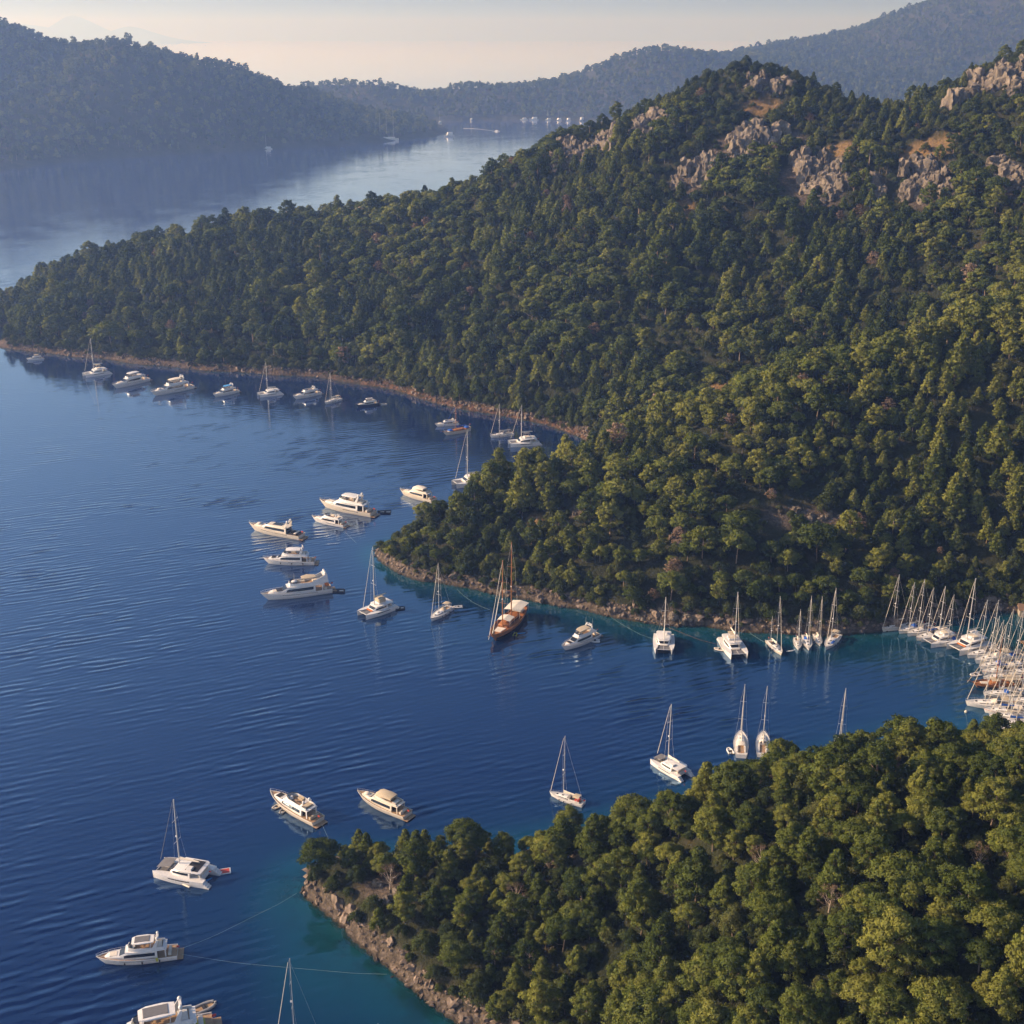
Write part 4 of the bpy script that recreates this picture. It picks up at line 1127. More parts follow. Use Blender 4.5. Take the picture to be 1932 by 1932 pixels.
def rig(root, L, mx, mz, H, bow, stern, beam, sail='pale', mast_m='alu', boom=True, genoa='pale', boom_z=1.6, backstay=True, r=0.15, spread=2, mastname='mast'):
    """mast with spreaders, boom with sail cover, furled headsail and wires"""
    m = MB(); m.rod((mx, 0, mz), (mx - 0.012 * H, 0, mz + H), r, r * 0.7, 8)
    ms = m.build(mastname, mast_m, root, True)
    m = MB()
    for i in range(spread):
        zz = mz + H * (0.36 + 0.32 * i) if spread == 2 else mz + H * 0.5; ww = beam * (0.26 - 0.05 * i)
        m = MB(); m.rod((mx, -ww, zz + 0.05), (mx, ww, zz + 0.05), 0.055, n=4); m.build('spreader', mast_m, ms)
    MB().box(mx - 0.1, mx + 0.35, -0.18, 0.18, mz + H * 0.42, mz + H * 0.42 + 0.3).build('radar', 'white', ms)
    w_ = MB(); ww = beam * 0.26
    for sg in (1, -1):
        w_.path([(mx - 0.3, sg * beam * 0.45, mz - 0.2), (mx, sg * ww, mz + H * 0.36), (mx, sg * ww * 0.8, mz + H * 0.68), (mx, 0, mz + H * 0.98)], 0.022, 3)
    if backstay: w_.rod((stern, 0, mz - 0.2), (mx - 0.05, 0, mz + H * 0.98), 0.022, n=3)
    w_.build('rigging_wire', 'alu', ms)
    if genoa:
        MB().rod((bow, 0, mz + 0.25), (mx + 0.1 + (bow - mx) * 0.03, 0, mz + H * 0.95), 0.085, 0.05, 6).build('furled_headsail', genoa, root, True)
    if boom:
        bl = 0.40 * L
        bm_ = MB().rod((mx - 0.1, 0, mz + boom_z), (mx - bl, 0, mz + boom_z + 0.15), 0.10).build('boom', mast_m, root)
        m = MB()
        sc_ = []
        for t, hh in ((0.0, 0.85), (0.3, 0.6), (0.75, 0.42), (1.0, 0.22)):
            xx = mx - 0.15 - bl * 0.93 * t; zz = mz + boom_z + 0.05 + 0.15 * t
            sc_.append([(xx, 0.16, zz), (xx, 0.20, zz + hh * 0.5), (xx, 0, zz + hh), (xx, -0.20, zz + hh * 0.5), (xx, -0.16, zz)])
        m.loft(sc_).build('sail_cover', sail, bm_, True)
    return ms

def sailing_yacht(L=13.0, sail='pale', hood='grey', bimini=None, genoa='pale', hullm='white', deckm='shade', H=None, stripe='navy', cockpit='teak', fend=True, extras=(), mast_m='alu', rigged=True):
    root = empty('sailing_yacht'); k = L / 13.0
    Bm = 4.1 * k
    secs = hull_secs(L, Bm, 1.15 * k, 1.55 * k, 0.15, 0.05, 0.7 * k, 14, 0.78, 0.86)
    h = hull_part(root, secs, hullm)
    if stripe:
        m = MB()
        for sg in (0, -1):
            V = []
            for s in secs:
                a = s[0] if sg == 0 else s[-1]; b = s[1] if sg == 0 else s[-2]
                for f in (0.16, 0.34): V.append((a[0] + (b[0] - a[0]) * f + 0.01, (a[1] + (b[1] - a[1]) * f) * 1.0 + (0.02 if sg == 0 else -0.02), a[2] + (b[2] - a[2]) * f))
            m.add(V, [(2 * i, 2 * i + 1, 2 * i + 3, 2 * i + 2) for i in range(len(secs) - 1)])
        m.build('hull_stripe', stripe, h)
    deck_part(root, secs, deckm, 0.04 * k, 0.985)
    gunwale(root, secs, 'white' if hullm != 'wood' else 'wood', 0.05)
    st = [(4.2 * k, 0.35 * k, 0.25 * k, 1.35 * k, 1.42 * k), (3.0 * k, 0.85 * k, 0.7 * k, 1.25 * k, 1.68 * k), (0.3 * k, 1.25 * k, 1.05 * k, 1.15 * k, 1.86 * k), (-1.5 * k, 1.3 * k, 1.1 * k, 1.1 * k, 1.88 * k)]
    cb = MB().loft(house_secs(st)).build('coach_roof', 'white', root, True)
    side_band(MB(), [lerp_st(st[1], st[2], 0.1), lerp_st(st[1], st[2], 0.9), lerp_st(st[2], st[3], 0.8)], 0.30, 0.66, 0.02).build('cabin_window', 'glass', cb)
    MB().box(1.0 * k, 1.7 * k, -0.35 * k, 0.35 * k, 1.78 * k, 1.86 * k).box(3.2 * k, 3.8 * k, -0.3 * k, 0.3 * k, 1.55 * k, 1.70 * k).build('deck_hatch', 'glass', cb)
    ck = MB().box(-5.6 * k, -1.5 * k, -0.8 * k, 0.8 * k, 1.13 * k, 1.19 * k).build('cockpit_floor', cockpit, root)
    for sg in (1, -1):
        MB().box(-5.4 * k, -1.5 * k, min(sg * 0.8 * k, sg * 1.35 * k), max(sg * 0.8 * k, sg * 1.35 * k), 1.1 * k, 1.55 * k, 0.05, 0.05).build('cockpit_bench', 'white', root, bevel=0.04)
    m = MB()
    for yy in (-0.7, 0.7):
        P = [(-4.4 * k, yy * k + 0.42 * k * math.cos(a * math.pi / 5), 1.85 * k + 0.42 * k * math.sin(a * math.pi / 5)) for a in range(11)]
        m.path(P, 0.03, 4)
    m.build('steering_wheel', 'steel', root)
    if hood:
        sc_ = []
        for t in (0, 0.5, 1):
            xx = -0.6 * k - 1.3 * k * t; hh = (0.25 + 0.75 * min(1, t * 1.6)) * k
            sc_.append([(xx, 1.15 * k * math.cos(a * math.pi / 6), 1.82 * k + hh * math.sin(a * math.pi / 6)) for a in range(7)])
        MB().loft(sc_, True, False, closed=False).build('sprayhood', hood, root, True)
    if bimini:
        sc_ = []
        for t in (0, 0.5, 1):
            xx = -2.9 * k - 2.3 * k * t
            sc_.append([(xx, 1.45 * k * math.cos(a * math.pi / 6), 3.0 * k + 0.4 * k * math.sin(a * math.pi / 6) - 0.1 * k * abs(t - 0.5)) for a in range(7)])
        b_ = MB().loft(sc_, False, False, closed=False).build('bimini', bimini, root, True)
        m = MB()
        for xx in (-3.1, -5.0):
            for sg in (1, -1): m.rod((-4.2 * k, sg * 1.5 * k, 1.2 * k), (xx * k, sg * 1.43 * k, 3.0 * k), 0.03, n=4)
        m.build('bimini_frame', 'steel', b_)
    rails(root, secs, 0, 0.6 * k, r=0.022)
    if rigged: rig(root, L, 1.2 * k, 1.75 * k, H or 1.42 * L, L / 2 - 0.4 * k, -L / 2 + 0.2, Bm, sail, mast_m, True, genoa, 1.1 * k, r=0.12 * k)
    if fend: fenders(root, secs, (4, 7, 9), 'dark' if fend is True else fend, 0.17)
    flag_part(root, -L / 2 + 0.2, 1.2 * k, 0.8)
    for e in extras:
        if e == 'red': MB().box(-5.2 * k, -3.2 * k, -1.1 * k, 1.1 * k, 1.6 * k, 1.9 * k, 0.2, 0.2).build('cockpit_cushions', 'red', root, bevel=0.06)
        if e == 'bluedeck': MB().box(0.6 * k, 3.2 * k, 0.5 * k, 1.5 * k, 1.62 * k, 1.95 * k, 0.3, 0.2).build('deck_cover', 'blue', root, bevel=0.08)
        if e == 'mizzen': rig(root, L, -4.6 * k, 1.4 * k, 0.9 * L, 0, 0, Bm * 0.7, sail, mast_m, False, None, 1.0, False, 0.09, 1, 'mizzen_mast')
        if e == 'arch': MB().path([(-5.6 * k, 1.5 * k, 1.2 * k), (-5.9 * k, 1.45 * k, 3.0 * k), (-5.9 * k, -1.45 * k, 3.0 * k), (-5.6 * k, -1.5 * k, 1.2 * k)], 0.06, 5).build('stern_arch', 'steel', root)
    return root

def catamaran(L=13.0, W=7.2, sail='pale', fly=True, H=None, top='white', seat='pale', genoa='pale', extras=(), canvas='beige', boomon=True, tramp='grey'):
    root = empty('catamaran'); k = L / 13.0
    for sg in (1, -1):
        secs = hull_secs(L, 2.0 * k, 1.55 * k, 1.85 * k, 0.9, 0.01, 0.6 * k, 12, 0.75, 0.80, 0, sg * (W / 2 - 1.0 * k))
        h = hull_part(root, secs, 'white')
        deck_part(h, secs, 'white', 0.02, 0.99, name='side_deck')
        m = MB(); V = []
        sd = 0 if sg == 1 else -1
        for i in range(3, 9):
            s = secs[i]; a = s[sd]; b = s[1 if sg == 1 else -2]
            for f in (0.40, 0.72): V.append((a[0], a[1] + (b[1] - a[1]) * f + sg * 0.02, a[2] + (b[2] - a[2]) * f))
        m.add(V, [(2 * i, 2 * i + 1, 2 * i + 3, 2 * i + 2) for i in range(5)]).build('hull_window', 'glass', h)
        m = MB(); yc = sg * (W / 2 - 1.0 * k)
        for i, zz in enumerate((1.1, 0.72, 0.36)): m.box(-L / 2 - 0.45 * k * (i + 1), -L / 2 - 0.45 * k * i + 0.02, yc - 0.65 * k, yc + 0.65 * k, 0.05, zz * k)
        m.build('stern_steps', 'white', h)
    yi = W / 2 - 1.6 * k
    MB().box(-0.44 * L, 0.17 * L, -yi, yi, 0.85 * k, 1.58 * k).build('bridge_deck', 'white', root)
    MB().box(0.17 * L + 0.02, 0.44 * L, -yi + 0.05, yi - 0.05, 1.42 * k, 1.46 * k).build('trampoline', tramp, root)
    MB().rod((0.45 * L, -W / 2 + 1.0 * k, 1.55 * k), (0.45 * L, W / 2 - 1.0 * k, 1.55 * k), 0.13 * k).rod((0.17 * L, 0, 1.4 * k), (0.48 * L, 0, 1.5 * k), 0.11 * k).build('crossbeam', 'alu', root)
    st = [(0.20 * L, 1.6 * k, 1.4 * k, 1.55 * k, 1.85 * k), (0.11 * L, 2.35 * k, 2.0 * k, 1.55 * k, 2.85 * k), (-0.05 * L, 2.6 * k, 2.3 * k, 1.55 * k, 3.0 * k), (-0.22 * L, 2.55 * k, 2.3 * k, 1.55 * k, 3.0 * k)]
    cb = MB().loft(house_secs(st)).build('cabin', 'white', root, True)
    raked_pane(MB(), st[0], st[1], 0.2, 0.85, 0.9).build('windscreen', 'glass', cb)
    side_band(MB(), [lerp_st(st[0], st[1], 0.7), st[1], st[2], lerp_st(st[2], st[3], 0.8)], 0.36, 0.74).build('side_window', 'glass', cb)
    sl = [(0.10 * L, 1.9 * k, 1.8 * k, 2.98 * k, 3.06 * k), (0.04 * L, 2.5 * k, 2.4 * k, 3.0 * k, 3.2 * k), (-0.38 * L, 2.6 * k, 2.5 * k, 3.02 * k, 3.2 * k), (-0.43 * L, 2.2 * k, 2.1 * k, 3.0 * k, 3.1 * k)]
    hd = MB().loft(house_secs(sl)).build('hardtop', top, root, True)
    m = MB()
    for sg in (1, -1): m.rod((-0.41 * L, sg * 2.2 * k, 1.5 * k), (-0.41 * L, sg * 2.2 * k, 3.05 * k), 0.09 * k)
    m.build('roof_posts', 'white', hd)
    MB().box(-0.40 * L, -0.35 * L, -1.8 * k, 1.8 * k, 1.58 * k, 2.25 * k).build('cockpit_sofa', seat, root, bevel=0.05)
    MB().box(0.185 * L, 0.235 * L, -1.2 * k, 1.2 * k, 1.56 * k, 1.78 * k).build('fore_sofa', seat, root, bevel=0.05)
    mz = 3.05 * k
    if fly:
        m = MB()
        m.box(-0.22 * L, -0.02 * L, -1.5 * k, 1.5 * k, 3.2 * k, 3.75 * k, 0.12, 0.1); m.build('helm_coaming', 'white', root, bevel=0.06)
        MB().box(-0.20 * L, -0.05 * L, -1.2 * k, 1.2 * k, 3.72 * k, 3.82 * k).build('helm_seat', seat, root)
        b_ = MB().loft(house_secs([(-0.02 * L, 1.3 * k, 1.2 * k, 5.2 * k, 5.26 * k), (-0.1 * L, 1.5 * k, 1.4 * k, 5.25 * k, 5.4 * k), (-0.22 * L, 1.3 * k, 1.2 * k, 5.2 * k, 5.26 * k)])).build('bimini', canvas, root, True)
        m = MB()
        for xx in (-0.03, -0.21):
            for sg in (1, -1): m.rod((xx * L, sg * 1.3 * k, 3.7 * k), (xx * L, sg * 1.28 * k, 5.25 * k), 0.05 * k, n=4)
        m.build('bimini_frame', 'steel', b_)
    else:
        MB().box(-0.25 * L, -0.14 * L, 0.7 * k, 2.2 * k, 3.18 * k, 3.7 * k, 0.1, 0.1).build('helm_station', 'white', root, bevel=0.06)
    rig(root, L, 0.07 * L, mz, H or 1.45 * L, 0.44 * L, -0.40 * L, W * 0.8, sail, 'alu', boomon, genoa, 2.6 * k if fly else 1.2 * k, False, 0.17 * k)
    flag_part(root, -L / 2 + 0.2, 1.7 * k, 0.8)
    for e in extras:
        if e == 'orange': MB().box(0.20 * L, 0.26 * L, -1.5 * k, 1.6 * k, 1.80 * k, 1.95 * k, 0.1, 0.1).build('fore_cushions', 'orange', root)
        if e == 'enclosed': MB().box(-0.22 * L, -0.02 * L, -1.5 * k, 1.5 * k, 3.75 * k, 5.2 * k, 0.05, 0.05).build('canvas_screen', 'beige', root)
        if e == 'awning':
            MB().loft(house_secs([(0.19 * L, 1.6 * k, 1.5 * k, 3.1 * k, 3.15 * k), (0.44 * L, 1.9 * k, 1.8 * k, 2.5 * k, 2.55 * k)])).build('fore_awning', 'grey', root)
        if e == 'panels': MB().box(-0.36 * L, -0.12 * L, -2.0 * k, 2.0 * k, 3.22 * k, 3.27 * k).build('solar_panels', 'dark', root)
    return root

def gulet(L=25.0, H1=30.0, H2=27.0, hullm='wood', masts=2, awn=True, canvas='pale', deckm='wood'):
    root = empty('gulet'); k = L / 25.0; Bm = 6.8 * k
    secs = []
    base = hull_secs(L, Bm, 2.4 * k, 3.3 * k, 0.5, 0.11, 1.2 * k, 16, 0.60, 0.80)
    for i, s in enumerate(base):
        t = i / 16
        dz = 0.9 * k * (1 - t / 0.35) ** 2 if t < 0.35 else 0
        secs.append([(x, y, z + (dz if z > 0.5 * k else 0)) for x, y, z in s])
    h = hull_part(root, secs, 'navy' if hullm == 'navy' else hullm)
    if hullm == 'wood':
        m = MB()
        for sd, nx in ((0, 1), (-1, -2)):
            V = []
            for s in secs:
                a, b, c = s[sd], s[nx], s[nx + (1 if sd == 0 else -1)]
                V += [(b[0] + (c[0] - b[0]) * .2, b[1] * 1.012, b[2] * .85), (c[0], c[1] * 1.02, 0.03)]
            m.add(V, [(2 * i, 2 * i + 1, 2 * i + 3, 2 * i + 2) for i in range(16)])
        m.build('hull_boot_paint', 'navy', h)
    deck_part(root, secs, deckm, 0.5 * k, 0.95)
    gunwale(root, secs, 'wood', 0.12 * k)
    MB().rod((L / 2 - 0.8 * k, 0, 3.2 * k), (L / 2 + 3.0 * k, 0, 4.2 * k), 0.2 * k, 0.1 * k).build('bowsprit', 'wood', root)
    st = [(4.0 * k, 1.6 * k, 1.5 * k, 2.0 * k, 2.9 * k), (3.4 * k, 1.9 * k, 1.7 * k, 2.0 * k, 3.2 * k), (-5.5 * k, 2.1 * k, 1.9 * k, 1.9 * k, 3.3 * k), (-6.0 * k, 2.1 * k, 1.9 * k, 1.9 * k, 3.3 * k)]
    cb = MB().loft(house_secs(st)).build('deckhouse', 'wood', root, True)
    side_band(MB(), [lerp_st(st[1], st[2], 0.08), lerp_st(st[1], st[2], 0.92)], 0.42, 0.70).build('side_window', 'glass', cb)
    for i in range(4):
        MB().box((4.6 + i * 0.95) * k, (5.4 + i * 0.95) * k, -1.5 * k + i * 0.12 * k, 1.5 * k - i * 0.12 * k, 2.35 * k + i * 0.06 * k, 2.62 * k + i * 0.07 * k).build('sunbed', 'pale', root, bevel=0.04)
    MB().box(-10.5 * k, -8.0 * k, -1.8 * k, 1.8 * k, 2.9 * k, 3.3 * k).build('aft_lounge', canvas, root, bevel=0.06)
    if awn:
        for nm, a, b, zz, ww in (('aft_awning', -11.5, -3.6, 5.4, 2.9), ('fore_awning', -1.0, 3.2, 4.6, 2.2)):
            sc_ = [[(xx * k, ww * k * f, (zz + 0.45 * (1 - abs(f)) - e) * k) for f in (-1, -0.5, 0, 0.5, 1)] for xx, e in ((a, 0.15), ((a + b) / 2, 0), (b, 0.15))]
            sc2 = [q + [(x, y, z - 0.06) for x, y, z in q[::-1]] for q in sc_]
            a_ = MB().loft(sc2).build(nm, canvas, root)
            m = MB()
            for xx in (a + 0.1, b - 0.1):
                for sg in (1, -1): m.rod((xx * k, sg * ww * 0.93 * k, 2.4 * k), (xx * k, sg * ww * 0.98 * k, (zz - 0.15) * k), 0.05 * k, n=4)
            m.build('awning_posts', 'steel', a_)
    MS = [(4.0 * k, H2), (-3.2 * k, H1)] if masts == 2 else ([(0.5 * k, H1)] if masts == 1 else [(6 * k, H2), (-0.5 * k, H1), (-7 * k, H2 * 0.96)])
    for i, (mx, H) in enumerate(MS):
        rig(root, L, mx, 2.6 * k, H - 2.6, L / 2 + (2.6 if i == 0 else -1.5) * k, -L / 2, Bm, canvas, 'wood' if hullm != 'far' else 'white', masts == 1, canvas if i == 0 else None, 2.2 * k, False, 0.22 * k)
    if masts == 2:
        MB().rod((L / 2 - 0.6 * k, 0, 3.6 * k), (4.3 * k, 0, H2 * 0.72), 0.16, 0.08).build('staysail', canvas, root, True)
    flag_part(root, -L / 2 + 0.2, 3.3 * k, 1.2)
    return root

def dinghy(L=3.4, tubem='tube', motor=True, seatm='dark', floor='shade'):
    root = empty('dinghy'); b = L * 0.22; r = L * 0.062
    P = [(-L / 2, b, 0.28), (0, b, 0.28), (L * 0.25, b * 0.85, 0.31), (L * 0.41, b * 0.45, 0.38), (L * 0.46, 0, 0.42)]
    P = P + [(x, -y, z) for x, y, z in P[-2::-1]]
    MB().path(P, r, 8).build('tube', tubem, root, True)
    MB().box(-L * 0.46, L * 0.36, -b * 0.9, b * 0.9, 0.1, 0.2, 0.1, 0.05).build('floor', floor, root)
    MB().box(-L * 0.15, L * 0.02, -b * 0.8, b * 0.8, 0.2, 0.5, 0.03, 0.03).build('seat', seatm, root, bevel=0.03)
    if motor: MB().box(-L * 0.56, -L * 0.47, -0.16, 0.16, 0.1, 0.85, 0.03, 0.03).build('outboard_motor', 'dark', root, bevel=0.04)
    return root
def board(L=3.2, mat='white'):
    """paddle board: one flat thing with an upturned nose"""
    m = MB(); s_ = []
    for t in (0, .1, .3, .6, .85, 1):
        w_ = 0.38 * math.sin(math.pi * min(.97, max(.06, t * .9 + .05))) ** 0.6; z = 0.10 + (0.12 * max(0, t - .75) / .25)
        x = L * (t - .5); s_.append([(x, w_, z), (x, -w_, z), (x, -w_ * .9, z - .1), (x, w_ * .9, z - .1)])
    m.loft(s_)
    return m.build('paddle_board', mat, None, bevel=0.02)

# ================================================================== ROCKS
def mat_rock(name, dark, mid, light):
    k = NT(name)
    geo = k.new('ShaderNodeNewGeometry'); P = geo.outputs['Position']
    mp = k.new('ShaderNodeMapping'); k.lk(P, mp.inputs[0]); mp.inputs['Scale'].default_value = (1, 1, 0.35)
    n = k.noise(0.55, 8, 0.68, mp.outputs[0]); n2 = k.noise(0.10, 4, 0.6, P)
    f = k.math('ADD', k.math('MULTIPLY', n.outputs['Fac'], 0.65), k.math('MULTIPLY', n2.outputs['Fac'], 0.35))
    c = k.ramp(f, [(0.30, dark), (0.5, mid), (0.70, light)]).outputs[0]
    sep = k.new('ShaderNodeSeparateXYZ'); k.lk(P, sep.inputs[0])
    mr = k.new('ShaderNodeMapRange'); k.lk(sep.outputs['Z'], mr.inputs[0])
    mr.inputs[1].default_value = 0.8; mr.inputs[2].default_value = 0.3
    c = k.mix(mr.outputs[0], c, (0.035, 0.030, 0.026))
    k.lk(c, k.b.inputs['Base Color']); k.b.inputs['Roughness'].default_value = 0.9; k.b.inputs['Specular IOR Level'].default_value = 0.2
    k.lk(k.bump(n.outputs['Fac'], 0.9, 0.6).outputs[0], k.b.inputs['Normal'])
    return k.m
M_SHORE = mat_rock('shore_stone', (0.05, 0.042, 0.034), (0.17, 0.132, 0.104), (0.40, 0.315, 0.25))
M_CLIFF = mat_rock('limestone', (0.06, 0.055, 0.046), (0.17, 0.145, 0.115), (0.33, 0.27, 0.21))
def rock_verts(seed, sub, rough, sq=0.0):
    bm = bmesh.new(); bmesh.ops.create_icosphere(bm, subdivisions=sub, radius=1.0)
    off = Vector((seed * 13.7, seed * 7.1, seed * 3.3))
    for v in bm.verts:
        p = v.co.copy()
        c = mnoise.cell(p * 1.3 + off) * 0.30
        n = mnoise.fractal(p * 1.4 + off, 1.0, 2.0, 4) * 0.35 + mnoise.ridged_multi_fractal(p * 1.7 + off, 1.0, 2.0, 4, 1.0, 2.0) * 0.12
        m = max(abs(p.x), abs(p.y), abs(p.z))
        v.co = p * (1 - sq + sq / m) * (0.85 + rough * (n + c))
    V = np.array([v.co[:] for v in bm.verts]); F = np.array([[v.index for v in f.verts] for f in bm.faces])
    bm.free()
    return V, F
ROCKS = []
for i in range(6):
    V, F = rock_verts(i, 2, 1.25, 0.15)
    ROCKS.append(quads_mesh('shore_stone', V * np.array([1, .62, .66]), F, [M_SHORE]))
x, y, g = jitter_grid(31, -480, 280, 100, 850, 1.2)
bx = land(x, y)
keep = (bx > -1.2) & (bx < 4.6) & in_view(x, y, bx, 30) & (g.random(len(x)) < 0.8 - 0.3 * (y > 600)) & ~((x > 185) & (y < 430) & (y > 330))
x, y, bx = x[keep], y[keep], bx[keep]
sc = np.clip(g.lognormal(-0.5, 0.5, len(x)), 0.25, 2.0) * np.where(bx < 0, 0.7, 1.0) * np.where(y < 345, 1.1, 1.0)
scatter_stuff('shore_rocks', ROCKS, np.stack([x, y, bx - 0.1], 1), sc, g.uniform(0, 6.28, len(x)), g.integers(0, len(ROCKS), len(x)))
print('rocks', len(x))
SHAPES = [rock_verts(40 + i, 4, 0.95, 0.45) for i in range(4)]
for bi, (cx, cyy, hx, hy, kd) in enumerate(BXY):
    if kd != 1: continue
    g = np.random.default_rng(900 + bi); VV = []; FF = []; o = 0
    small = cyy < 640
    n = int(max(4 if small else 9, min(30, hx * hy / (6 if small else 14))))
    for i in range(n):
        a, q = g.uniform(0, 6.28), math.sqrt(g.random())
        px_, py_ = cx + hx * q * math.cos(a) * .95, cyy + hy * q * math.sin(a) * .95
        V, F = SHAPES[g.integers(4)]
        s = g.uniform(0.8, 1.8) if small else g.uniform(2.4, 8.5 if hx > 22 else 6.0)
        th = g.uniform(0, 6.28); ca, sa = math.cos(th), math.sin(th)
        W = V * np.array([s, s * g.uniform(.6, .9), s * (g.uniform(0.6, 1.0) if small else g.uniform(0.7, 1.5))])
        W = np.stack([W[:, 0] * ca - W[:, 1] * sa, W[:, 0] * sa + W[:, 1] * ca, W[:, 2]], 1) + np.array([px_, py_, land1(px_, py_) - s * 0.1])
        VV.append(W); FF.append(F + o); o += len(V)
    tag(link('cliff', quads_mesh('cliff', np.concatenate(VV), np.concatenate(FF), [M_CLIFF])), kind='structure')

# ================================================================== BOATS IN PLACE
def course(bow, stern):
    p, q = on_sea(*bow), on_sea(*stern)
    dx, dy = p[0] - q[0], p[1] - q[1]
    return p, q, math.atan2(dy, dx), math.hypot(dx, dy)
def moor(root, bow, stern, L, label, cat, group):
    """bow at the sea point under the first pixel, lying along the line to the second"""
    p, q, a, d = course(bow, stern)
    root.location = (p[0] - math.cos(a) * L * 0.47, p[1] - math.sin(a) * L * 0.47, 0)
    root.rotation_euler = (0, 0, a)
    tag(root, label, cat, group)
    return root
def span(bow, stern): return course(bow, stern)[3]
GM, GS, GC = 'motor yachts anchored in the bay', 'sailing yachts anchored in the bay', 'catamarans anchored in the bay'
# --- motor yachts
MOT = [
    ((51, 680), (80, 677.5), 9.5, dict(roof='bimini', canvas='beige', stripe=False, arch=False, domes=0), 'small white cabin cruiser moored last at the far wooded tip'),
    ((215, 734), (274, 719), 21, dict(roof='hardtop', stripe='long', arch=False), 'white two-deck motor yacht with long dark hull windows beside a catamaran'),
    ((288, 748), (357, 733), 24, dict(roof='bimini', canvas='pale', stripe='short', extras=('bow_tender',)), 'largest white motor yacht under the far slope, cream upper deck'),
    ((404, 750), (445, 740), 14, dict(roof='bimini', canvas='sky', stripe=False), 'white motor yacht with a bright blue flybridge canopy'),
    ((555, 754), (600, 744), 15, dict(roof='open', stripe='short', arch=True, domes=2), 'white flybridge motor yacht with open top between two moored sailing boats'),
    ((673, 769), (711, 763), 13, dict(roof='hardtop', topm='white', hullm='navy', canvas='grey', stripe=False, arch=False), 'motor boat with dark hull and pale cabin trailing a small tender'),
    ((822, 805), (861, 801), 13, dict(roof='open', stripe=False, domes=1), 'white motor yacht lying behind the wooden boat with blue covers'),
    ((757, 932), (814, 946), 19, dict(roof='soft_t', canvas='pale', hullm='cream', topm='cream', stripe=False, arch=False, extras=('soft_top',)), 'cream motor yacht with square cabin windows off the headland trees'),
    ((607, 955), (697, 972), 27, dict(roof='hardtop', stripe='short', hullm='cream', deckm='teak', domes=2), 'biggest cream motor yacht rafted behind a smaller white one'),
    ((591, 982), (647, 993), 16, dict(roof='open', stripe='short', canvas='grey', domes=1), 'small white motor yacht with dark side windows in front of a larger yacht'),
    ((474, 999), (562, 1015), 22, dict(sport=True, hullm='cream', stripe='long', stripe_m='dark', arch=True, topm='cream', extras=('bow_tender',)), 'low sleek open motor yacht with dark aft deck'),
    ((500, 1063), (587, 1063), 21, dict(roof='bimini', canvas='white', stripe='short', extras=('fenders', 'lounge')), 'white motor yacht with large curved dark windows and two white domes'),
    ((497, 1133), (615, 1116), 30, dict(roof='none', arch=False, stripe='long', extras=('sweep', 'solar', 'orange_tube')), 'longest white motor yacht with raked radar fin and orange float aft'),
    ((1062, 1229), (1121, 1202), 18, dict(roof='bimini', canvas='beige', hullm='white', stripe=False, domes=2, extras=('lounge', 'antennas')), 'white motor yacht with beige canopy and two whip antennas beside the wooden gulet'),
    ((514, 1507), (594, 1551), 21, dict(roof='open', stripe=False, hullm='cream', topm='white', pads='beige', domes=2, extras=('lounge',)), 'white motor yacht with open flybridge, stern turned away from jet skis'),
    ((678, 1505), (762, 1540), 18, dict(roof='soft', canvas='beige', hullm='cream', topm='cream', stripe='none', arch=False, extras=('soft_top', 'bow_tender')), 'cream motor yacht with rounded beige canvas roof'),
    ((188, 1819), (324, 1803), 21.5, dict(roof='hardtop', canvas='grey', stripe='long', domes=2, extras=('towel', 'fenders')), 'white motor yacht with grey flybridge roof moored by two long lines'),
    ((158, 1995), (384, 1944), 31, dict(roof='hardtop', canvas='grey', topm='white', stripe='long', pads='shade', domes=2, extras=('yellow_mat', 'lounge')), 'grey topped motor yacht with yellow float on its aft deck, cut by the frame'),
]
for bow, stern, L, o, lab in MOT:
    o = dict(o)
    if o.get('stripe') == 'none': o['stripe'] = False
    L = span(bow, stern) * 1.12
    moor(motor_yacht(L, **o), bow, stern, L, lab, 'motor yacht', GM)
# --- catamarans
CAT = [
    ((160, 711), (203, 704), 14, 7.2, dict(sail='pale', H=20), 'white catamaran nearest the far tip, between two motor boats'),
    ((489, 748), (526, 743), 12, 6.6, dict(fly=False, H=17, canvas='beige'), 'small white catamaran between two motor yachts under the far slope'),
    ((962, 841), (1014, 837), 14, 7.4, dict(canvas='grey', H=18), 'white catamaran with dark flybridge roof at the head of the far bay'),
    ((858, 918), (920, 908), 15, 7.5, dict(H=23, boomon=True, fly=False), 'white catamaran half hidden behind the headland trees'),
    ((684, 1165), (736, 1146), 14, 7.4, dict(H=23, extras=('orange', 'enclosed')), 'white catamaran with orange cushions and beige canvas helm screen'),
    ((1252, 1234), (1252, 1203), 12, 6.9, dict(H=16, fly=False), 'white catamaran with bows towards open water, alone off the headland'),
    ((1394, 1243), (1374, 1211), 13, 7.2, dict(H=19, fly=True), 'white catamaran with helm seat aloft beside the ketch, dinghy at its side'),
    ((1238, 1437), (1282, 1462), 14.5, 7.6, dict(H=18.5, fly=False, extras=('awning',)), 'white catamaran with grey bow awning partly behind near trees'),
    ((303, 1643), (392, 1660), 13.2, 7.2, dict(H=19, fly=False, genoa='grey', extras=('panels', 'awning')), 'white catamaran with a red floating mat at its stern'),
]
for bow, stern, L, W, o, lab in CAT:
    L0 = L; L = min(1.1 * L, max(0.8 * L, span(bow, stern) * 1.1)); W *= L / L0
    moor(catamaran(L, W, **o), bow, stern, L, lab, 'catamaran', GC)
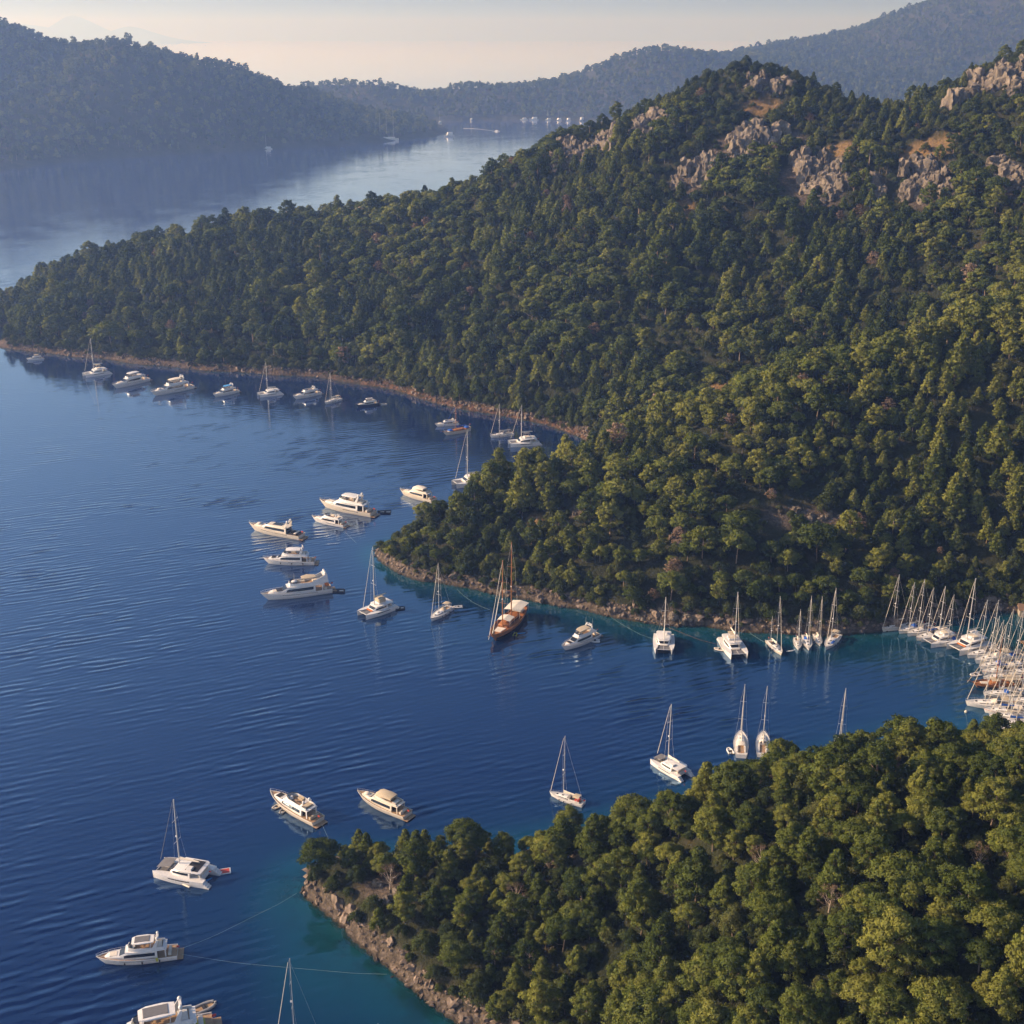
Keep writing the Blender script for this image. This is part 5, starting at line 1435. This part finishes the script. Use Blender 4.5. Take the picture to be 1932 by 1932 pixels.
# --- sailing yachts
SAIL = [
    ((614, 763), (643, 754.5), 11.5, dict(bimini='beige', hood=None, H=16.5), 'white sailing yacht with beige cockpit awning under the far slope'),
    ((926, 826), (965, 821), 12, dict(bimini='grey', H=16.5), 'white sailing yacht next to the catamaran at the far bay head'),
    ((814, 1173), (848, 1150), 13.5, dict(bimini='beige', hood='beige', H=19.5, stripe='navy'), 'sailing yacht with brown sprayhood and bimini off the headland rocks'),
    ((1474, 1237), (1452, 1214), 13.5, dict(hood='dark', H=19, stripe=None, hullm='cream', extras=('mizzen',)), 'cream ketch with black cockpit tent and two masts'),
    ((1506, 1228), (1503, 1208), 9, dict(hood=None, H=13, stripe=None), 'smallest sailing boat of the four rafted side by side'),
    ((1526, 1228), (1519, 1204), 12, dict(hood='blue', H=17.5), 'white sailing yacht with blue sprayhood in the raft of four'),
    ((1547, 1220), (1539, 1201), 11, dict(hood='pale', H=16.5), 'white sailing yacht with pale hood in the raft of four'),
    ((1558, 1227), (1579, 1203), 13, dict(hood=None, bimini='beige', H=20, extras=('bluedeck',)), 'sailing yacht with blue deck cover and tan awning ending the raft'),
    ((1039, 1501), (1097, 1519), 13, dict(hood='grey', bimini='beige', H=19, stripe=None, extras=('red',), fend='dark'), 'white sailing yacht with red cockpit cushions and fenders out'),
    ((1397, 1387), (1398, 1428), 12.5, dict(hood='pale', bimini='pale', H=18.5, stripe=None), 'white sailing yacht stern-on to the near trees with a dinghy'),
    ((1440, 1388), (1438, 1428), 12, dict(hood='pale', H=18), 'white sailing yacht second from the near trees, stern hidden'),
    ((1583, 1398), (1586, 1445), 12, dict(hood='grey', H=19), 'sailing yacht behind the near trees, only its masthead showing'),
    ((524, 1957), (560, 1958), 12, dict(hood='blue', H=19.5), 'sailing yacht below the frame with one tall mast rising'),
    ((690, 2045), (735, 2060), 11, dict(hood='blue', H=15.5, genoa=None), 'sailing yacht below the frame with just its masthead in view'),
]
for bow, stern, L, o, lab in SAIL:
    L = min(1.1 * L, max(0.8 * L, span(bow, stern) * 1.1))
    moor(sailing_yacht(L, **o), bow, stern, L, lab, 'sailing yacht', GS)
# --- wooden boats
moor(gulet(27, 32, 28), (930, 1214), (981, 1163), 27, 'varnished wooden gulet with two tall masts and cream awnings', 'gulet', None)
b = gulet(17, 16, 14, 'cream', 1, False, 'blue'); moor(b, (838, 822), (885, 812), 17, 'small cream hulled wooden boat with blue sail covers', 'gulet', None)
for e in (('fore_cover', 3.0, 5.2), ('aft_cover', -7.6, -5.6)): MB().box(e[1], e[2], -1.3, 1.3, 2.2, 2.75, 0.2, 0.2).build(e[0], 'blue', b)

# --- dinghies, boards and toys
GD_ = 'dinghies lying beside yachts'
def put_small(o, px, row, deg, lab, cat, group=None):
    p = on_sea(px, row); o.location = (p[0], p[1], 0.0); o.rotation_euler = (0, 0, R(deg)); tag(o, lab, cat, group); return o
DING = [(724, 763, 190, 'pale', 3.6, 'pale tender trailing from the dark hulled motor boat'), (725, 967, 180, 'dark', 6.0, 'black inflatable boat astern of the biggest cream yacht'), (636, 1116, 185, 'dark', 5.5, 'dark dinghy astern of the longest white yacht'),
        (753, 1149, 200, 'dark', 4.0, 'dark dinghy tied behind the catamaran with orange cushions'), (864, 1146, 190, 'white', 3.4, 'white dinghy tied behind the brown hooded sailing yacht'), (972, 1198, 80, 'yellow', 2.8, 'yellowish dinghy alongside the wooden gulet'),
        (1121, 1210, 175, 'white', 4.2, 'white tender alongside the motor yacht with whip antennas'), (1356, 1226, 160, 'cream', 3.4, 'cream dinghy beside the catamaran next to the ketch'), (1615, 1189, 75, 'white', 4.6, 'lone white dinghy drifting between the raft and the marina'),
        (1659, 1184, 210, 'white', 4.4, 'white dinghy ahead of the first marina yacht'), (1377, 1418, 100, 'white', 3.4, 'white dinghy at the stern of the stern-on sailing yacht'), (521, 1524, 230, 'cream', 2.8, 'first of two jet skis tied beside the open flybridge yacht'),
        (533, 1532, 250, 'tube', 2.8, 'grey inflatable beside the open flybridge yacht'), (352, 1668, 150, 'pale', 3.6, 'white inflatable with black motor beside the mat catamaran'), (388, 1901, 35, 'tube', 5.0, 'open tender with wooden floor astern of the grey topped yacht'),
        (1840, 1274, 200, 'white', 4.0, 'white ring-shaped dinghy between marina bows')]
for px, row, deg, tm, L, lab in DING:
    put_small(dinghy(L, tm, motor=L < 5.8, floor='teak' if 'wooden' in lab else 'shade'), px, row, deg, lab, 'dinghy', GD_)
for px, row, deg, m, lab in [(983, 1195, 10, 'sky', 'pale blue paddle board floating beside the gulet'), (389, 1662, 40, 'sky', 'blue paddle board under the stern of the mat catamaran'), (1492, 1228, 20, 'shade', 'grey paddle board by the smallest rafted boat')]:
    put_small(board(3.4, m), px, row, deg, lab, 'paddle board', 'paddle boards')
mat = empty('floating_mat')
put_small(mat, 421, 1645, 15, 'red floating mat with white rim behind a catamaran', 'floating mat')
MB().box(-1.9, 1.9, -1.2, 1.2, 0.02, 0.2).build('rim', 'white', mat, bevel=0.06)
MB().box(-1.6, 1.6, -0.95, 0.95, 0.15, 0.24).build('pad', 'red', mat, bevel=0.03)
# buoys
for px, row, lab in [(1822, 1344, 'small cream mooring buoy below the big white marina bow'), (709, 761, 'white buoy near the dark hulled motor boat')]:
    bu = empty('mooring_buoy'); put_small(bu, px, row, 0, lab, 'buoy', 'mooring buoys')
    MB().ball((0, 0, 0.25), 0.45, 1.0, 10, 6).build('float', 'pale', bu, True)
    MB().rod((0, 0, 0.6), (0, 0, 0.95), 0.06).build('eye', 'steel', bu)
# --- mooring lines running to the shore rocks
def rope(px0, r0, z0, px1, r1, lab, z1=0.6, mat_='rope', rad=0.022):
    a = Vector(on_sea(px0, r0, z0)); b_ = Vector(on_sea(px1, r1, z1)); m = MB()
    P = []
    for i in range(13):
        t = i / 12; p = a.lerp(b_, t); p.z = max(0.03, p.z - 4 * t * (1 - t) * 1.2); P.append(p[:])
    tag(m.path(P, rad, 4).build('mooring_line', mat_, None), lab, 'rope', 'mooring lines')
rope(342, 1800, 1.2, 730, 1838, 'pale mooring line from the grey roofed yacht to the shore rocks')
rope(335, 1792, 1.2, 560, 1685, 'mooring line from the grey roofed yacht to the point tip')
rope(608, 1556, 1.2, 655, 1640, 'faint mooring line behind the open flybridge yacht')
rope(645, 994, 1.0, 672, 1024, 'mooring line behind the small white yacht by the headland', 0.1)
rope(924, 1150, 2.5, 862, 1112, 'mooring line from the gulet to the headland rocks')
rope(1236, 1206, 1.4, 1150, 1162, 'pale mooring line from the lone catamaran to the headland rocks')
rope(1366, 1218, 1.4, 1232, 1170, 'reddish mooring line from the catamaran beside the ketch', 0.6, 'wood')
rope(1452, 1212, 1.2, 1412, 1190, 'mooring line from the ketch to the headland rocks')

# --- marina: yachts moored side by side, bows to the water
GMA = 'yachts moored side by side in the marina'
protoA = sailing_yacht(13.0, hood='grey', bimini=None, H=19.5, fend=False, extras=('arch',))
protoB = sailing_yacht(12.0, hood='blue', bimini='grey', H=17.5, stripe='navy', fend=False)
protoC = sailing_yacht(14.5, hood='pale', bimini='beige', H=21, stripe=None, sail='grey', fend=False)
protoD = catamaran(12.5, 6.9, H=18.5, fly=True, canvas='pale')
protoE = sailing_yacht(12.5, hood='dark', bimini='pale', H=18.0, stripe='red', sail='blue', fend=False)
USED = {}
def marina(pr, px, row, deg, lab, cat='sailing yacht'):
    """bow at the pixel's sea point, stern direction given as an angle from +X"""
    L = {id(protoA): 13, id(protoB): 12, id(protoC): 14.5, id(protoD): 12.5, id(protoE): 12.5}[id(pr)]
    o = pr if id(pr) not in USED else copy_tree(pr); USED[id(pr)] = 1
    p = on_sea(px, row); a = R(deg)
    o.location = (p[0] + math.cos(a) * L * .47, p[1] + math.sin(a) * L * .47, 0); o.rotation_euler = (0, 0, a + math.pi)
    tag(o, lab, cat, GMA); return o
marina(protoA, 1665, 1192, 28, 'first white sailing yacht of the marina row, next to the wooded shore')
marina(protoB, 1696, 1196, 28, 'second sailing yacht of the marina row, smaller, blue sprayhood')
marina(protoA, 1712, 1201, 28, 'third sailing yacht of the marina row, grey hood and steel arch')
marina(protoE, 1729, 1209, 24, 'fourth sailing yacht of the marina row, red stripe and dark hood')
marina(protoD, 1748, 1217, 24, 'smaller catamaran in the marina row, before the larger one', 'catamaran')
marina(protoB, 1769, 1221, 28, 'sailing yacht squeezed between the two marina catamarans')
big = catamaran(15, 8.0, H=23, fly=True, extras=('orange',), canvas='white', top='white')
p = on_sea(1799, 1231); a = R(30)
big.location = (p[0] + math.cos(a) * 7.0, p[1] + math.sin(a) * 7.0, 0); big.rotation_euler = (0, 0, a + math.pi)
tag(big, 'largest catamaran of the marina row, orange cushions on the bow', 'catamaran', GMA)
marina(protoA, 1825, 1242, 20, 'sailing yacht right beside the largest marina catamaran')
marina(protoC, 1840, 1252, 16, 'large sailing yacht with beige bimini, second from the big catamaran')
marina(protoB, 1848, 1262, 12, 'sailing yacht third from the big marina catamaran, blue hood')
marina(protoE, 1853, 1272, 8, 'sailing yacht with red stripe above the brown gulet bow')
marina(protoA, 1856, 1284, 4, 'sailing yacht between the red striped one and the brown gulet')
g_ = gulet(16, 19, 17, 'wood', 1, True, 'beige'); p = on_sea(1836, 1296); a = R(2)
g_.location = (p[0] + 7.4, p[1], 0); g_.rotation_euler = (0, 0, a + math.pi); tag(g_, 'brown wooden gulet with bowsprit in the marina row', 'gulet', GMA)
marina(protoB, 1856, 1313, -2, 'sailing yacht just beyond the brown gulet, blue hood')
marina(protoC, 1823, 1331, -6, 'longest white sailing yacht sticking out of the marina row')
marina(protoE, 1857, 1344, -8, 'sailing yacht with red stripe after the longest marina yacht')
marina(protoA, 1867, 1355, -10, 'sailing yacht with steel arch near the end of the marina row')
marina(protoE, 1873, 1366, -10, 'sailing yacht with red hull stripe third from the near trees')
marina(protoB, 1884, 1379, -12, 'sailing yacht with blue hood second from the near trees')
marina(protoC, 1890, 1391, -12, 'last marina sailing yacht, half behind the near trees')
for pr, px, row, dg, lab in [(protoB, 1876, 1249, 18, 'blue hooded yacht of the inner marina row, nearest the stone hut'), (protoA, 1890, 1262, 14, 'grey hooded yacht of the inner marina row, second from the hut'), (protoC, 1898, 1276, 8, 'larger yacht of the inner marina row with beige bimini'),
                             (protoE, 1902, 1292, 4, 'red striped yacht of the inner marina row, behind the brown gulet'), (protoA, 1900, 1310, 0, 'grey hooded yacht of the inner marina row, beside the gulet stern'), (protoB, 1906, 1326, -4, 'blue hooded yacht of the inner marina row, behind the longest yacht'),
                             (protoC, 1912, 1342, -6, 'larger yacht of the inner marina row next to the square roofed boat'), (protoA, 1918, 1360, -8, 'last grey hooded yacht of the inner marina row')]:
    marina(pr, px, row, dg, lab)
mb = motor_yacht(13, roof='hardtop', stripe=False, domes=1); p = on_sea(1922, 1385)
mb.location = (p[0] + 5, p[1] + 1, 0); mb.rotation_euler = (0, 0, R(160)); tag(mb, 'white motor boat with square roof at the end of the marina', 'motor boat', GMA)
# --- jetty and stone hut at the head of the bay
jt = empty('timber_jetty', on_sea(1962, 1214)); tag(jt, 'low timber jetty on posts behind the marina masts', 'jetty'); jt.rotation_euler = (0, 0, R(8))
MB().box(-7, 12, -1.1, 1.1, 0.75, 0.95).build('deck', 'teak', jt)
for i in range(7):
    for sg in (1, -1): MB().rod((-6.6 + i * 3, sg * 0.9, -2), (-6.6 + i * 3, sg * 0.9, 1.1), 0.13).build('post', 'wood', jt)
hx_, hy_, _ = on_sea(1936, 1166)
ht = empty('stone_hut', (hx_ + 2, hy_ + 2, land1(hx_ + 2, hy_ + 2) - 0.3)); tag(ht, 'low stone hut with tiled roof behind the marina', 'house'); ht.rotation_euler = (0, 0, R(-12))
wl = MB().box(-4, 4, -2.6, 2.6, 0, 2.9).build('wall', 'stone', ht)
MB().loft([[(-4.5, -3.1, 2.8), (-4.5, 0, 4.4), (-4.5, 3.1, 2.8)], [(4.5, -3.1, 2.8), (4.5, 0, 4.4), (4.5, 3.1, 2.8)]]).build('roof', 'tile', ht)
MB().box(-0.5, 0.5, -2.64, -2.55, 0.1, 2.1).build('door', 'wood', ht)
for xx in (-2.4, 2.4): MB().box(xx - 0.45, xx + 0.45, -2.64, -2.55, 1.1, 2.1).build('window', 'glass', ht)

# ================================================================== FAR BOATS
GF = 'boats anchored off the far shore'
def far_boat(kind, px, row, deg, L, lab, cat, **kw):
    """a few pixels long in the picture: hull, cabin and masts only"""
    L *= 1.45; kw['masts'] = [(a_, b_ * 1.4) for a_, b_ in kw.get('masts', ())]
    root = empty(kind); p = on_sea(px, row); root.location = p; root.rotation_euler = (0, 0, R(deg)); tag(root, lab, cat, GF)
    hull_part(root, hull_secs(L, L * .26, .09 * L, .13 * L, .5, .08, .4, 8), kw.get('hull', 'white'))
    deck_part(root, hull_secs(L, L * .26, .09 * L, .13 * L, .5, .08, .4, 8), 'shade')
    if kw.get('cabin', True): MB().loft(house_secs([(L * .2, L * .06, L * .05, L * .09, L * .11), (L * .1, L * .1, L * .085, L * .09, L * kw.get('ch', .24)), (-L * .35, L * .1, L * .085, L * .09, L * kw.get('ch', .24))])).build('cabin', 'white', root, True)
    for mx, mh in kw.get('masts', ()): MB().rod((mx * L, 0, L * .1), (mx * L, 0, mh), 0.22, 0.15).build('mast', 'alu', root)
    return root
far_boat('gulet', 729, 265, 176, 34, 'long three-masted ship lying off the hazy headland', 'ship', masts=((.25, 36), (-.02, 40), (-.3, 44)), hull='white', ch=.14)
far_boat('motor_yacht', 778, 258.5, 215, 13, 'sunlit white motor yacht beside the three-masted ship', 'motor yacht', ch=.34)
far_boat('motor_yacht', 846.5, 257.5, 215, 17, 'sunlit white motor yacht at the edge of the bright water', 'motor yacht', ch=.34)
far_boat('sailing_yacht', 830, 232, 250, 13, 'small pale sailing yacht behind the hazy headland tip', 'sailing yacht', masts=((.08, 19),))
far_boat('sailing_yacht', 889, 227, 262, 14, 'pale sailing yacht alone in the middle of the far cove', 'sailing yacht', masts=((.08, 20),))
far_boat('gulet', 937, 224, 255, 20, 'brown two-masted boat in the far cove', 'gulet', masts=((.2, 25), (-.1, 28)), hull='wood', ch=.2)
for i, (px, row, L, lab) in enumerate([(988, 226.5, 13, 'white boat nearest the sailing boats on the far shore'), (1007, 226.5, 17, 'larger white boat second along the far shore'), (1034, 227, 12, 'small white boat with mast on the far shore'), (1054, 227.5, 14, 'white boat in the middle of the far shore line'), (1072, 228, 15, 'tall white motor boat on the far shore line'), (1097, 228, 20, 'longest white boat of the far shore line')]):
    far_boat('moored_boat', px, row, 190 + 12 * i, L, lab, 'boat', ch=.30, masts=((.05, 18),) if i in (2, 3) else ())
far_boat('sailing_yacht', 504, 281.5, 185, 13, 'pale sailing yacht under the shadowed far hill', 'sailing yacht', masts=((.08, 19),))
far_boat('moored_boat', 545, 272.5, 190, 15, 'low pale boat under the shadowed far hill', 'boat', ch=.13)
far_boat('speedboat', 938.5, 248, 340, 9, 'small white speedboat drawing a long pale wake', 'speedboat', ch=.2)
# wake of the speedboat: foam lying on the water
k = NT('foam'); k.b.inputs['Base Color'].default_value = (0.75, 0.76, 0.76, 1); k.b.inputs['Roughness'].default_value = 0.9
m = MB(); V = []
for i in range(14):
    t = i / 13; px = 938 - 64 * t; row = 248.4 - 6.0 * t - 1.6 * math.sin(t * 3.1)
    p = on_sea(px, row, 0.05); wd = 2.2 + 3.0 * t
    V += [(p[0], p[1] - wd, 0.05), (p[0], p[1] + wd, 0.05)]
me = quads_mesh('wake', V, [(2 * i, 2 * i + 2, 2 * i + 3, 2 * i + 1) for i in range(13)], [k.m])
tag(link('wake', me), kind='stuff')
